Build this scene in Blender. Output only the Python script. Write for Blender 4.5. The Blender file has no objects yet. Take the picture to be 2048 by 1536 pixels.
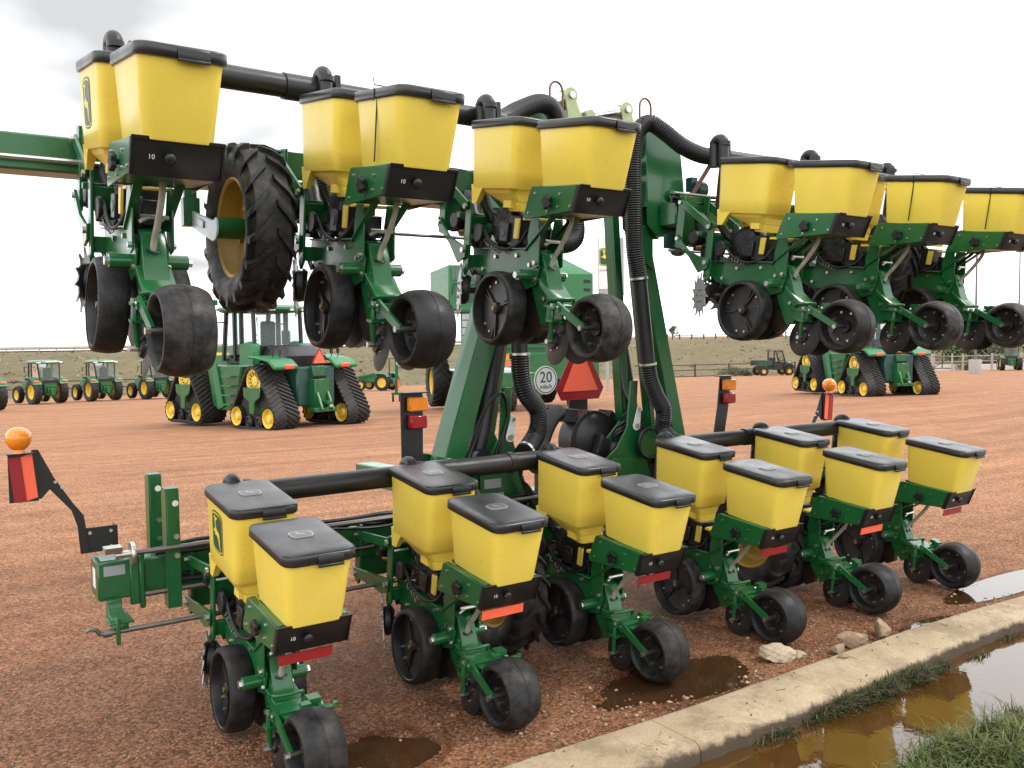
import bpy, bmesh, math, random
import numpy as np
from math import sin, cos, pi, radians, sqrt, atan2
from mathutils import Vector, Matrix
random.seed(7); RNG = np.random.default_rng(7)
SC = bpy.context.scene
COL = SC.collection

# ---------------------------------------------------------------- camera
CAM = Vector((-1.3077, -3.4734, 1.8329)); YAW, PIT, ROL, FPX = .5986, -.0535, -.0128, 1769.
FWD = Vector((sin(YAW)*cos(PIT), cos(YAW)*cos(PIT), sin(PIT)))
RGT = Vector((cos(YAW), -sin(YAW), 0)); UPV = RGT.cross(FWD)
R2 = RGT*cos(ROL) + UPV*sin(ROL); U2 = -RGT*sin(ROL) + UPV*cos(ROL)
cd = bpy.data.cameras.new('camera'); cam = bpy.data.objects.new('camera', cd); COL.objects.link(cam)
m = Matrix((R2, U2, -FWD)).transposed().to_4x4(); m.translation = CAM
cam.matrix_world = m
cd.sensor_width = 36; cd.lens = FPX/2048*36; cd.clip_end = 6000; cd.clip_start = .05
SC.camera = cam

# ---------------------------------------------------------------- world, sun, exposure
SUN_AZ, SUN_EL = radians(122), radians(50)          # azimuth from +Y towards +X
w = bpy.data.worlds.new('World'); SC.world = w; w.use_nodes = True
N = w.node_tree.nodes; L = w.node_tree.links; N.clear()
out = N.new('ShaderNodeOutputWorld'); bg = N.new('ShaderNodeBackground'); bg.inputs[1].default_value = .1
sky = N.new('ShaderNodeTexSky'); sky.sky_type = 'NISHITA'; sky.sun_disc = False
sky.sun_elevation = SUN_EL; sky.sun_rotation = SUN_AZ
tc = N.new('ShaderNodeTexCoord'); sep = N.new('ShaderNodeSeparateXYZ'); L.new(tc.outputs['Generated'], sep.inputs[0])
def wm(op, a, b=None, c=None):
    n = N.new('ShaderNodeMath'); n.operation = op
    for i, v in enumerate((a, b, c)):
        if v is None: continue
        if hasattr(v, 'is_output'): L.new(v, n.inputs[i])
        else: n.inputs[i].default_value = v
    return n.outputs[0]
zz = wm('ADD', wm('ABSOLUTE', sep.outputs[2]), .16)
cmb = N.new('ShaderNodeCombineXYZ')
L.new(wm('DIVIDE', sep.outputs[0], zz), cmb.inputs[0]); L.new(wm('DIVIDE', sep.outputs[1], zz), cmb.inputs[1])
n1 = N.new('ShaderNodeTexNoise'); n1.inputs['Scale'].default_value = 1.15; n1.inputs['Detail'].default_value = 7; n1.inputs['Roughness'].default_value = .55
L.new(cmb.outputs[0], n1.inputs['Vector'])
n2 = N.new('ShaderNodeTexNoise'); n2.inputs['Scale'].default_value = .5; n2.inputs['Detail'].default_value = 5
mp = N.new('ShaderNodeMapping'); mp.inputs['Location'].default_value = (8.95, .2, .5); L.new(cmb.outputs[0], mp.inputs[0]); L.new(mp.outputs[0], n2.inputs['Vector'])
cr = N.new('ShaderNodeValToRGB'); cr.color_ramp.elements[0].position = .22; cr.color_ramp.elements[1].position = .40
L.new(n1.outputs['Fac'], cr.inputs[0])
br = N.new('ShaderNodeMapRange'); br.inputs[1].default_value = .315; br.inputs[2].default_value = .50; br.inputs[3].default_value = 6.4; br.inputs[4].default_value = 21
L.new(n2.outputs['Fac'], br.inputs[0])
cc = N.new('ShaderNodeCombineXYZ'); L.new(wm('MULTIPLY', br.outputs[0], .965), cc.inputs[0]); L.new(wm('MULTIPLY', br.outputs[0], .98), cc.inputs[1]); L.new(br.outputs[0], cc.inputs[2])
sk2 = N.new('ShaderNodeVectorMath'); sk2.operation = 'SCALE'; sk2.inputs[3].default_value = 1.0; L.new(sky.outputs[0], sk2.inputs[0])
mx = N.new('ShaderNodeMix'); mx.data_type = 'RGBA'
L.new(cr.outputs[0], mx.inputs['Factor']); L.new(sk2.outputs[0], mx.inputs[6]); L.new(cc.outputs[0], mx.inputs[7])
L.new(mx.outputs[2], bg.inputs[0]); L.new(bg.outputs[0], out.inputs[0])
sd = bpy.data.lights.new('sun', 'SUN'); sd.energy = 1.5; sd.angle = radians(12); sd.color = (1, .95, .88)
so = bpy.data.objects.new('sun', sd); COL.objects.link(so)
sv = Vector((sin(SUN_AZ)*cos(SUN_EL), cos(SUN_AZ)*cos(SUN_EL), sin(SUN_EL)))
so.rotation_euler = sv.to_track_quat('Z', 'Y').to_euler(); so.location = (0, 0, 30)
SC.view_settings.view_transform = 'Standard'; SC.view_settings.look = 'None'
SC.view_settings.exposure = .24; SC.view_settings.gamma = 1; SC.view_settings.use_curve_mapping = False
SC.cycles.max_bounces = 6; SC.cycles.caustics_reflective = False; SC.cycles.caustics_refractive = False

# ---------------------------------------------------------------- materials
def mat(name, col, rough=.5, metal=0., var=.12, scale=6., bump=0., bscale=60., coat=0., dust=0., dcol=(.30, .20, .13), spec=.5, emit=0., trans=0., alpha=1., ior=1.5, rvar=.12, orand=0., ovar=0.):
    M = bpy.data.materials.new(name); M.use_nodes = True
    nt = M.node_tree; nn = nt.nodes; ll = nt.links; b = nn['Principled BSDF']
    b.inputs['Roughness'].default_value = rough; b.inputs['Metallic'].default_value = metal
    b.inputs['Specular IOR Level'].default_value = spec; b.inputs['IOR'].default_value = ior
    b.inputs['Coat Weight'].default_value = coat; b.inputs['Coat Roughness'].default_value = .12
    b.inputs['Transmission Weight'].default_value = trans; b.inputs['Alpha'].default_value = alpha
    t = nn.new('ShaderNodeTexCoord'); no = nn.new('ShaderNodeTexNoise'); no.inputs['Scale'].default_value = scale; no.inputs['Detail'].default_value = 6; no.inputs['Roughness'].default_value = .6
    ll.new(t.outputs['Object'], no.inputs['Vector'])
    r = nn.new('ShaderNodeMapRange'); r.inputs[1].default_value = .3; r.inputs[2].default_value = .7; r.inputs[3].default_value = 1-var; r.inputs[4].default_value = 1+var
    ll.new(no.outputs['Fac'], r.inputs[0])
    v = nn.new('ShaderNodeVectorMath'); v.operation = 'SCALE'; v.inputs[0].default_value = col; ll.new(r.outputs[0], v.inputs[3])
    src = v.outputs[0]
    oi_ = None
    if orand or ovar: oi_ = nn.new('ShaderNodeObjectInfo')
    if ovar:
        ro_ = nn.new('ShaderNodeMapRange'); ro_.inputs[3].default_value = 1-ovar; ro_.inputs[4].default_value = 1+ovar; ll.new(oi_.outputs['Random'], ro_.inputs[0]); vv_ = nn.new('ShaderNodeVectorMath'); vv_.operation = 'SCALE'; ll.new(src, vv_.inputs[0]); ll.new(ro_.outputs[0], vv_.inputs[3]); src = vv_.outputs[0]
    if dust:
        n3 = nn.new('ShaderNodeTexNoise'); n3.inputs['Scale'].default_value = scale*1.7; n3.inputs['Detail'].default_value = 9; n3.inputs['Roughness'].default_value = .7
        ll.new(t.outputs['Object'], n3.inputs['Vector'])
        r3 = nn.new('ShaderNodeMapRange'); r3.inputs[1].default_value = .42; r3.inputs[2].default_value = .75; r3.inputs[3].default_value = 0; r3.inputs[4].default_value = dust; ll.new(n3.outputs['Fac'], r3.inputs[0]); dsrc = r3.outputs[0]
        if orand:
            mo = nn.new('ShaderNodeMath'); mo.operation = 'MULTIPLY_ADD'; mo.inputs[1].default_value = orand; mo.inputs[2].default_value = 1-orand*.5; ll.new(oi_.outputs['Random'], mo.inputs[0]); m2_ = nn.new('ShaderNodeMath'); m2_.operation = 'MULTIPLY'; ll.new(mo.outputs[0], m2_.inputs[0]); ll.new(dsrc, m2_.inputs[1]); dsrc = m2_.outputs[0]
            ao_ = nn.new('ShaderNodeVectorMath'); ao_.operation = 'ADD'; ll.new(t.outputs['Object'], ao_.inputs[0]); ll.new(oi_.outputs['Random'], ao_.inputs[1]); ll.new(ao_.outputs[0], n3.inputs['Vector'])
        mxx = nn.new('ShaderNodeMix'); mxx.data_type = 'RGBA'; ll.new(dsrc, mxx.inputs['Factor']); ll.new(src, mxx.inputs[6]); mxx.inputs[7].default_value = (*dcol, 1); src = mxx.outputs[2]
    ll.new(src, b.inputs['Base Color'])
    r2 = nn.new('ShaderNodeMapRange'); r2.inputs[1].default_value = .3; r2.inputs[2].default_value = .7; r2.inputs[3].default_value = max(0, rough-rvar*rough); r2.inputs[4].default_value = min(1, rough+rvar)
    ll.new(no.outputs['Fac'], r2.inputs[0]); ll.new(r2.outputs[0], b.inputs['Roughness'])
    if bump:
        n4 = nn.new('ShaderNodeTexNoise'); n4.inputs['Scale'].default_value = bscale; n4.inputs['Detail'].default_value = 4; ll.new(t.outputs['Object'], n4.inputs['Vector'])
        bp = nn.new('ShaderNodeBump'); bp.inputs['Strength'].default_value = bump; bp.inputs['Distance'].default_value = .01; ll.new(n4.outputs['Fac'], bp.inputs['Height']); ll.new(bp.outputs[0], b.inputs['Normal'])
    if emit:
        b.inputs['Emission Color'].default_value = (*col, 1); b.inputs['Emission Strength'].default_value = emit
    return M
YEL = mat('yellow_poly', (.92, .70, .105), .22, var=.035, scale=2.2, bump=.0, bscale=220, dust=.16, dcol=(.60, .42, .16), orand=1.5, ovar=.05)
YELP = mat('yellow_paint', (.78, .57, .075), .35, var=.08, dust=.18, dcol=(.38, .28, .12))
GRN = mat('green_paint', (.0068, .108, .028), .27, var=.12, scale=4, coat=.25, dust=.14, dcol=(.075, .075, .04), orand=1.5, ovar=.08)
GRL = mat('green_panel', (.02, .16, .055), .35, var=.08, dust=.12, dcol=(.12, .15, .09))
BLK = mat('black_plastic', (.010, .010, .011), .38, var=.2, bump=.04, bscale=300, dust=.05, dcol=(.08, .07, .06))
LID = mat('lid_plastic', (.014, .0135, .014), .27, var=.2, scale=5, bump=.02, bscale=260, dust=.10, dcol=(.06, .053, .05), rvar=.15, spec=.65, orand=1.7)
RUB = mat('rubber', (.0070, .0070, .0075), .5, var=.35, scale=9, bump=.10, bscale=60, dust=.55, dcol=(.095, .082, .074), rvar=.25, spec=.35, orand=1.6)
RUBC = mat('track_rubber', (.016, .0155, .0155), .65, var=.25, scale=4, dust=.30, dcol=(.08, .06, .05))
RIMB = mat('black_rim', (.010, .010, .011), .35, var=.2, dust=.08)
STL = mat('zinc', (.62, .62, .58), .32, 1., var=.1, dust=.1)
STD = mat('dark_steel', (.20, .19, .18), .45, .9, var=.25, dust=.3, dcol=(.16, .09, .05))
RIMO = mat('ochre_rim', (.44, .27, .035), .35, var=.15, dust=.3)
LOCK = mat('zinc_strap', (.50, .58, .60), .35, .35, var=.08)
CHR = mat('chrome', (.75, .78, .80), .15, 1., var=.05)
RED = mat('red_reflector', (.30, .010, .016), .35, var=.05)
ORG = mat('orange_reflector', (1.0, .15, .075), .5, var=.03, emit=.0)
AMB = mat('amber_lens', (.95, .27, .01), .15, var=.08, scale=30, coat=.6)
LRED = mat('red_lens', (.35, .008, .015), .15, var=.08, scale=30, coat=.6)
WHT = mat('white_decal', (.82, .82, .80), .4, var=.03)
CLR = mat('clear_hose', (.42, .39, .34), .3, var=.15, scale=20)
BADGE = mat('silver_badge', (.45, .44, .43), .35, .6, var=.08)
BADG2 = mat('badge_field', (.16, .155, .15), .35, .6)
DGR = mat('decal_green', (.012, .075, .035), .4, var=.03)
DYL = mat('decal_yellow', (.85, .65, .06), .4, var=.03)
RST = mat('rusty_hoop', (.16, .075, .06), .6, var=.3)
BRS = mat('brass', (.32, .22, .08), .45, .8)
GLS = mat('cab_glass', (.55, .65, .62), .06, var=.02, trans=.85, ior=1.1, spec=.5)
SEAT = mat('seat_black', (.02, .02, .02), .7)
CONC = mat('concrete_block', (.36, .34, .31), .9, var=.2, bump=.3, bscale=40, dust=.2)
PIPE = mat('fence_pipe', (.045, .032, .028), .6, var=.3, dust=.25, dcol=(.16, .08, .05))
GALV = mat('guard_rail', (.33, .30, .29), .5, .3, var=.15, dust=.2)
TREEB = mat('bark', (.09, .065, .045), .9, var=.3)
LEAF = mat('leaf_green', (.055, .085, .025), .6, var=.4, scale=3)
SAGE = mat('sage_leaf', (.12, .13, .075), .8, var=.35, scale=3)
DRY = mat('dry_stem', (.30, .23, .11), .8, var=.3)
CARR = mat('red_car_paint', (.35, .015, .02), .3, coat=.6)
GREY = mat('grey_panel', (.34, .36, .37), .45, var=.06)
WALLW = mat('pale_wall', (.66, .64, .60), .85, var=.12, dust=.3)

# ---------------------------------------------------------------- mesh builder
def rotm(rx=0, ry=0, rz=0):
    return Matrix.Rotation(rz, 3, 'Z') @ Matrix.Rotation(ry, 3, 'Y') @ Matrix.Rotation(rx, 3, 'X')
class MB:
    def __init__(s): s.v = []; s.f = []; s.m = []
    def add(s, vs, fs, m=0):
        o = len(s.v); s.v.extend(tuple(p) for p in vs)
        for f in fs: s.f.append([i+o for i in f]); s.m.append(m)
        return s
    def box(s, c, d, R=None, m=0):
        c = Vector(c); vs = []
        for k in range(8):
            p = Vector(((k & 1)-.5, ((k >> 1) & 1)-.5, ((k >> 2) & 1)-.5)); p = Vector((p.x*d[0], p.y*d[1], p.z*d[2]))
            vs.append(c + (R @ p if R else p))
        return s.add(vs, [(0, 2, 3, 1), (4, 5, 7, 6), (0, 1, 5, 4), (2, 6, 7, 3), (0, 4, 6, 2), (1, 3, 7, 5)], m)
    def bar(s, a, b, wd, ht, m=0, up=(0, 0, 1)):
        a = Vector(a); b = Vector(b); y = (b-a); l = y.length; y.normalize(); u = Vector(up)
        x = y.cross(u)
        if x.length < 1e-4: x = y.cross(Vector((1, 0, 0)))
        x.normalize(); z = x.cross(y)
        R = Matrix((x, y, z)).transposed()
        return s.box((a+b)/2, (wd, l, ht), R, m)
    def prism(s, poly, ax, a, b, m=0):
        # polygon in the plane normal to axis ax ('x': (y,z), 'y': (x,z), 'z': (x,y))
        def P(q, h):
            return {'x': (h, q[0], q[1]), 'y': (q[0], h, q[1]), 'z': (q[0], q[1], h)}[ax]
        n = len(poly); ar = sum(poly[i][0]*poly[(i+1) % n][1]-poly[(i+1) % n][0]*poly[i][1] for i in range(n))
        if (ar < 0) != (ax == 'y'): poly = poly[::-1]
        if a > b: a, b = b, a
        vs = [P(q, a) for q in poly] + [P(q, b) for q in poly]
        fs = [tuple(range(n))[::-1], tuple(range(n, 2*n))] + [(i, (i+1) % n, n+(i+1) % n, n+i) for i in range(n)]
        return s.add(vs, fs, m)
    def tube(s, pts, r, n=8, m=0, caps=True, closed=False):
        pts = [Vector(p) for p in pts]; k = len(pts); vs = []; fs = []
        rr = r if isinstance(r, (list, tuple)) else [r]*k
        pv = None
        for i, p in enumerate(pts):
            if closed: t = pts[(i+1) % k]-pts[i-1]
            else: t = pts[min(i+1, k-1)]-pts[max(i-1, 0)]
            t.normalize()
            if pv is None:
                u = Vector((0, 0, 1)) if abs(t.z) < .9 else Vector((1, 0, 0))
                x = t.cross(u).normalized()
            else:
                x = (pv - t*pv.dot(t)).normalized()
            pv = x; y = t.cross(x)
            for j in range(n):
                a = 2*pi*j/n; vs.append(p + (x*cos(a)+y*sin(a))*rr[i])
        for i in range(k if closed else k-1):
            i2 = (i+1) % k
            for j in range(n):
                fs.append((i*n+j, i*n+(j+1) % n, i2*n+(j+1) % n, i2*n+j))
        if caps and not closed:
            fs.append(tuple(range(n))[::-1]); fs.append(tuple(range((k-1)*n, k*n)))
        return s.add(vs, fs, m)
    def lathe(s, prof, o=(0, 0, 0), ax=(1, 0, 0), n=24, m=0, closed=False):
        # prof: (radius, offset along axis)
        o = Vector(o); a = Vector(ax).normalized(); u = a.cross(Vector((0, 0, 1)) if abs(a.z) < .9 else Vector((0, 1, 0))).normalized(); v = a.cross(u)
        vs = []; fs = []; k = len(prof)
        for r, h in prof:
            for j in range(n):
                t = 2*pi*j/n; vs.append(o + a*h + (u*cos(t)+v*sin(t))*max(r, 1e-5))
        for i in range(k if closed else k-1):
            i2 = (i+1) % k
            for j in range(n):
                fs.append((i*n+j, i*n+(j+1) % n, i2*n+(j+1) % n, i2*n+j))
        return s.add(vs, fs, m)
    def disc(s, o, ax, r, h, n=16, m=0):
        o = Vector(o); a = Vector(ax).normalized()
        return s.tube([o, o+a*h], r, n, m)
    def loft(s, loops, m=0, caps=True):
        n = len(loops[0]); vs = [p for l in loops for p in l]; fs = []
        for i in range(len(loops)-1):
            for j in range(n): fs.append((i*n+j, i*n+(j+1) % n, (i+1)*n+(j+1) % n, (i+1)*n+j))
        if caps: fs.append(tuple(range(n))[::-1]); fs.append(tuple(range((len(loops)-1)*n, len(loops)*n)))
        return s.add(vs, fs, m)
    def mesh(s, name, mats, bev=0, smooth=38, seg=1):
        me = bpy.data.meshes.new(name); me.from_pydata([tuple(p) for p in s.v], [], s.f)
        if not isinstance(mats, (list, tuple)): mats = [mats]
        for q in mats: me.materials.append(q)
        me.polygons.foreach_set('material_index', s.m)
        bm = bmesh.new(); bm.from_mesh(me)
        bmesh.ops.recalc_face_normals(bm, faces=bm.faces)
        if bev:
            ed = [e for e in bm.edges if len(e.link_faces) == 2 and e.calc_face_angle(0) > .6]
            bmesh.ops.bevel(bm, geom=ed, offset=bev, segments=seg, affect='EDGES', profile=.5, clamp_overlap=True)
        bm.to_mesh(me); bm.free()
        me.polygons.foreach_set('use_smooth', [True]*len(me.polygons)); me.set_sharp_from_angle(angle=radians(smooth))
        return me
    def build(s, name, mats, parent=None, bev=0, smooth=38, seg=1):
        return link(name, s.mesh(name, mats, bev, smooth, seg), parent)
def link(name, me, parent=None, loc=None, rot=None):
    o = bpy.data.objects.new(name, me); COL.objects.link(o)
    if parent: o.parent = parent
    if loc is not None: o.location = loc
    if rot is not None: o.rotation_euler = rot
    return o
def empty(name, loc=(0, 0, 0), rz=0):
    o = bpy.data.objects.new(name, None); COL.objects.link(o); o.location = loc; o.rotation_euler = (0, 0, rz); o.empty_display_size = .2; return o
def tag(o, label, cat, group=None):
    o['label'] = label; o['category'] = cat
    if group: o['group'] = group
    return o
def copy_tree(o, parent=None):
    c = o.copy(); COL.objects.link(c); c.parent = parent
    for ch in list(o.children): copy_tree(ch, c)
    return c
def rrect(hx, hy, r, z, cx=0, cy=0, n=5):
    pts = []
    for sx, sy, a0 in ((1, 1, 0), (-1, 1, pi/2), (-1, -1, pi), (1, -1, 3*pi/2)):
        for k in range(n):
            a = a0 + pi/2*k/(n-1); pts.append((cx+sx*(hx-r)+r*cos(a), cy+sy*(hy-r)+r*sin(a), z))
    return pts
def text_mesh(body, size, matl, extrude=.0008):
    cu = bpy.data.curves.new('txt', 'FONT'); cu.body = body; cu.size = size; cu.extrude = extrude; cu.align_x = 'CENTER'; cu.align_y = 'CENTER'; cu.resolution_u = 3
    o = bpy.data.objects.new('txt', cu); COL.objects.link(o)
    dg = bpy.context.evaluated_depsgraph_get(); me = bpy.data.meshes.new_from_object(o.evaluated_get(dg))
    bpy.data.objects.remove(o); me.materials.clear(); me.materials.append(matl); return me
def smooth_path(pts, k=6):
    P = [Vector(p) for p in pts]; o = []
    for i in range(len(P)-1):
        a, b, c, d = P[max(i-1, 0)], P[i], P[i+1], P[min(i+2, len(P)-1)]
        for j in range(k):
            t = j/k; o.append(.5*((2*b)+(c-a)*t+(2*a-5*b+4*c-d)*t*t+(3*b-a-3*c+d)*t**3))
    o.append(P[-1]); return o
def corrugated(mb, pts, r, pitch=.016, n=12, m=0):
    P = smooth_path(pts, 8); L_ = [0]
    for i in range(1, len(P)): L_.append(L_[-1]+(P[i]-P[i-1]).length)
    T = L_[-1]; k = max(4, int(T/pitch*3)); q = []; rr = []; j = 0
    for i in range(k+1):
        s = T*i/k
        while j < len(L_)-2 and L_[j+1] < s: j += 1
        f = (s-L_[j])/max(1e-6, L_[j+1]-L_[j]); q.append(P[j].lerp(P[j+1], f)); rr.append(r*(1.0 if i % 3 else .87))
    return mb.tube(q, rr, n, m)

# ---------------------------------------------------------------- ground shape
HF = Vector((sin(YAW), cos(YAW), 0)); HR = Vector((cos(YAW), -sin(YAW), 0))
_ns = [(RNG.normal(size=2), RNG.uniform(0, 6.28)) for _ in range(14)]
_nsl = [((float(a), float(b)), float(p)) for (a, b), p in _ns]
def nz(x, y, s):
    r = 0
    for k, ((a, b), p) in enumerate(_ns): r = r + np.sin((a*x+b*y)*s*(1+.35*k)+p)/(1+.3*k)
    return r/4.
PUD = [(.34, .05, .26, .18, .024), (2.0, -.13, .42, .26, .0195), (3.86, -.42, .24, .06, .030), (5.25, -.24, .50, .10, .034)]
def sst(a, b, x):
    t = np.clip((x-a)/(b-a), 0, 1); return t*t*(3-2*t)
def gz(x, y):
    x = np.asarray(x, float); y = np.asarray(y, float)
    dx = x-CAM.x; dy = y-CAM.y; d = dx*HF.x+dy*HF.y; lat = dx*HR.x+dy*HR.y
    dd = np.clip(d, -50, 120); s = np.log1p(np.exp((dd-8)/1.5))*1.5
    z = -.0335*s + .011*np.clip(lat, -70, 70)*sst(8, 22, d)
    near = 1-sst(14, 30, d)
    z = z + near*(.006*nz(x, y, 1.3)+.0035*nz(x+3, y, 5.)+.0045*nz(x+7, y+2, 21.)*nz(x, y+5, 13.)) + .02*nz(x, y, .25)*sst(9, 30, d)
    for cx, cy, rx, ry, dp in PUD:
        q = np.sqrt(((x-cx)/rx)**2+((y-cy)/ry)**2)+.42*nz(x, y, 5.)+.2*nz(x+2, y, 17.); z = z - dp*(1-sst(.55, 1.15, q))
    k = (1-sst(-.80, -.60, y))*near
    z = z - .10*k + .09*(1-sst(-2.6, -2.0, y))*near
    for cx, cy, rx, ry, h in ((2.35, -1.50, .68, .24, .085), (2.9, -1.75, .7, .3, .085), (2.75, -.83, .75, .06, .075), (1.95, -.85, .22, .05, .055), (3.05, -1.38, .1, .06, .06), (4.15, -.80, .2, .05, .055), (3.7, -.86, .14, .04, .055)):
        q = np.sqrt(((x-cx)/rx)**2+((y-cy)/ry)**2)+.2*nz(x, y, 5.); z = z + h*(1-sst(.5, 1.2, q))
    return z
def g1(x, y):
    dx = x-CAM.x; dy = y-CAM.y; d = dx*HF.x+dy*HF.y
    if d > 32:                       # same surface without the near detail
        lat = dx*HR.x+dy*HR.y; s = min(d, 120)-8; r = 0.
        for k, ((a, b), p) in enumerate(_nsl): r += sin((a*x+b*y)*.25*(1+.35*k)+p)/(1+.3*k)
        return -.0335*s+.011*max(-70, min(70, lat))+.02*r/4
    return float(gz(np.array([x]), np.array([y]))[0])
def pray(px, py): return FWD + R2*((px-1024)/FPX) + U2*((768-py)/FPX)
def on_ground(px, py):
    r = pray(px, py); t0 = 4.; 
    for i in range(4000):
        t = t0*1.004; p = CAM+r*t
        if p.z < g1(p.x, p.y):
            for _ in range(20):
                tm = (t0+t)/2; p = CAM+r*tm
                if p.z < g1(p.x, p.y): t = tm
                else: t0 = tm
            return CAM+r*t
        t0 = t
    return CAM+r*t0
def at_depth(px, d):      # ground point under pixel column px at forward distance d
    r = pray(px, 690); r = r*(d/(r.x*HF.x+r.y*HF.y)); x, y = CAM.x+r.x, CAM.y+r.y
    return Vector((x, y, g1(x, y)))
def heading(px, left):    # rotation about Z so that local +Y points along the view ray turned left
    r = pray(px, 690); return atan2(-r.x, r.y) + radians(left)

# ---------------------------------------------------------------- ground
def axis(lo, hi, st, far, gr=1.16):
    a = list(np.arange(lo, hi+st/2, st)); s = st; up = a[-1]; dn = a[0]; U = []; D = []
    while up < far: s *= gr; up += s; U.append(up)
    s = st
    while dn > -far: s *= gr; dn -= s; D.append(dn)
    return np.array(D[::-1]+a+U)
def node_mat(name):
    M = bpy.data.materials.new(name); M.use_nodes = True; nt = M.node_tree
    return M, nt.nodes, nt.links, nt.nodes['Principled BSDF']
def nmix(nn, ll, f, a, b):
    q = nn.new('ShaderNodeMix'); q.data_type = 'RGBA'
    for i, v in ((0, f), (6, a), (7, b)):
        if hasattr(v, 'is_output'): ll.new(v, q.inputs[i])
        else: q.inputs[i].default_value = (*v, 1) if isinstance(v, tuple) else v
    return q.outputs[2]
def nnoise(nn, ll, vec, sc, det=6, ro=.6, lo=.3, hi=.7, a=0., b=1.):
    t = nn.new('ShaderNodeTexNoise'); t.inputs['Scale'].default_value = sc; t.inputs['Detail'].default_value = det; t.inputs['Roughness'].default_value = ro
    ll.new(vec, t.inputs['Vector']); r = nn.new('ShaderNodeMapRange'); ll.new(t.outputs['Fac'], r.inputs[0])
    for i, v in enumerate((lo, hi, a, b)): r.inputs[i+1].default_value = v
    return r.outputs[0]
def ground_material():
    M, nn, ll, b = node_mat('red_gravel'); g = nn.new('ShaderNodeNewGeometry'); P = g.outputs['Position']
    big = nnoise(nn, ll, P, .35, 5, .6); mid = nnoise(nn, ll, P, 2.6, 6, .65); fin = nnoise(nn, ll, P, 42, 4, .7, .32, .68)
    c = nmix(nn, ll, mid, (.32, .142, .073), (.445, .23, .130)); c = nmix(nn, ll, nnoise(nn, ll, P, .35, 5, .6, .35, .65, 0, .55), c, (.375, .192, .102))
    mq = nn.new('ShaderNodeMapping'); mq.inputs['Rotation'].default_value = (0, 0, YAW+.25); mq.inputs['Scale'].default_value = (.10, 1.1, 1); ll.new(P, mq.inputs[0])
    trk = nnoise(nn, ll, mq.outputs[0], 1.0, 6, .65, .35, .65, .89, 1.09); ts = nn.new('ShaderNodeVectorMath'); ts.operation = 'SCALE'; ll.new(c, ts.inputs[0]); ll.new(trk, ts.inputs[3]); c = ts.outputs[0]
    mr_ = nn.new('ShaderNodeMapping'); mr_.inputs['Rotation'].default_value = (0, 0, -.35); mr_.inputs['Scale'].default_value = (.25, 2.6, 1); ll.new(P, mr_.inputs[0])
    tr2 = nnoise(nn, ll, mr_.outputs[0], 1.0, 5, .6, .38, .62, .86, 1.10); t2 = nn.new('ShaderNodeVectorMath'); t2.operation = 'SCALE'; ll.new(c, t2.inputs[0]); ll.new(tr2, t2.inputs[3]); c = t2.outputs[0]
    vo = nn.new('ShaderNodeTexVoronoi'); vo.inputs['Scale'].default_value = 78; ll.new(P, vo.inputs['Vector'])
    sp = nn.new('ShaderNodeSeparateColor'); ll.new(vo.outputs['Color'], sp.inputs[0])
    r1 = nn.new('ShaderNodeMapRange'); r1.inputs[3].default_value = .42; r1.inputs[4].default_value = 1.5; ll.new(sp.outputs[0], r1.inputs[0])
    sc = nn.new('ShaderNodeVectorMath'); sc.operation = 'SCALE'; ll.new(c, sc.inputs[0]); ll.new(r1.outputs[0], sc.inputs[3]); c = sc.outputs[0]
    r2 = nn.new('ShaderNodeMapRange'); r2.inputs[1].default_value = .955; r2.inputs[2].default_value = .975; r2.inputs[3].default_value = 0; r2.inputs[4].default_value = .75; ll.new(sp.outputs[1], r2.inputs[0])
    c = nmix(nn, ll, r2.outputs[0], c, (.55, .41, .30))
    sc2 = nn.new('ShaderNodeVectorMath'); sc2.operation = 'SCALE'; ll.new(c, sc2.inputs[0]); r3 = nnoise(nn, ll, P, 42, 4, .7, .32, .68, .72, 1.22); ll.new(r3, sc2.inputs[3]); c = sc2.outputs[0]
    at = nn.new('ShaderNodeAttribute'); at.attribute_name = 'wet_shade'
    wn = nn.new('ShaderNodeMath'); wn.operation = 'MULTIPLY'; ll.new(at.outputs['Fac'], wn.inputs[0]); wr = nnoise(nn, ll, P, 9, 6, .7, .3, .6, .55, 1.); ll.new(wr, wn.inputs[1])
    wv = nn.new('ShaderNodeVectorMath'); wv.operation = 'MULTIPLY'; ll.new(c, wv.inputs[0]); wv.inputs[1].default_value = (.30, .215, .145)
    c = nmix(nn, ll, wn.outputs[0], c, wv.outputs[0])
    am = nn.new('ShaderNodeAttribute'); am.attribute_name = 'lawn'
    gr = nmix(nn, ll, fin, (.05, .045, .02), (.10, .085, .04)); c = nmix(nn, ll, am.outputs['Fac'], c, gr)
    ll.new(c, b.inputs['Base Color'])
    rr = nn.new('ShaderNodeMapRange'); rr.inputs[3].default_value = .95; rr.inputs[4].default_value = .60; ll.new(wn.outputs[0], rr.inputs[0]); ll.new(rr.outputs[0], b.inputs['Roughness']); b.inputs['Specular IOR Level'].default_value = .16
    ad = nn.new('ShaderNodeMath'); ad.operation = 'MULTIPLY_ADD'; ll.new(vo.outputs['Distance'], ad.inputs[0]); ad.inputs[1].default_value = -.7; ll.new(fin, ad.inputs[2])
    bp = nn.new('ShaderNodeBump'); bp.inputs['Strength'].default_value = .75; bp.inputs['Distance'].default_value = .012; ll.new(ad.outputs[0], bp.inputs['Height'])
    bp2 = nn.new('ShaderNodeBump'); bp2.inputs['Strength'].default_value = .5; bp2.inputs['Distance'].default_value = .05; ll.new(mid, bp2.inputs['Height']); ll.new(bp2.outputs[0], bp.inputs['Normal']); ll.new(bp.outputs[0], b.inputs['Normal'])
    return M
GM = ground_material()
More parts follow.
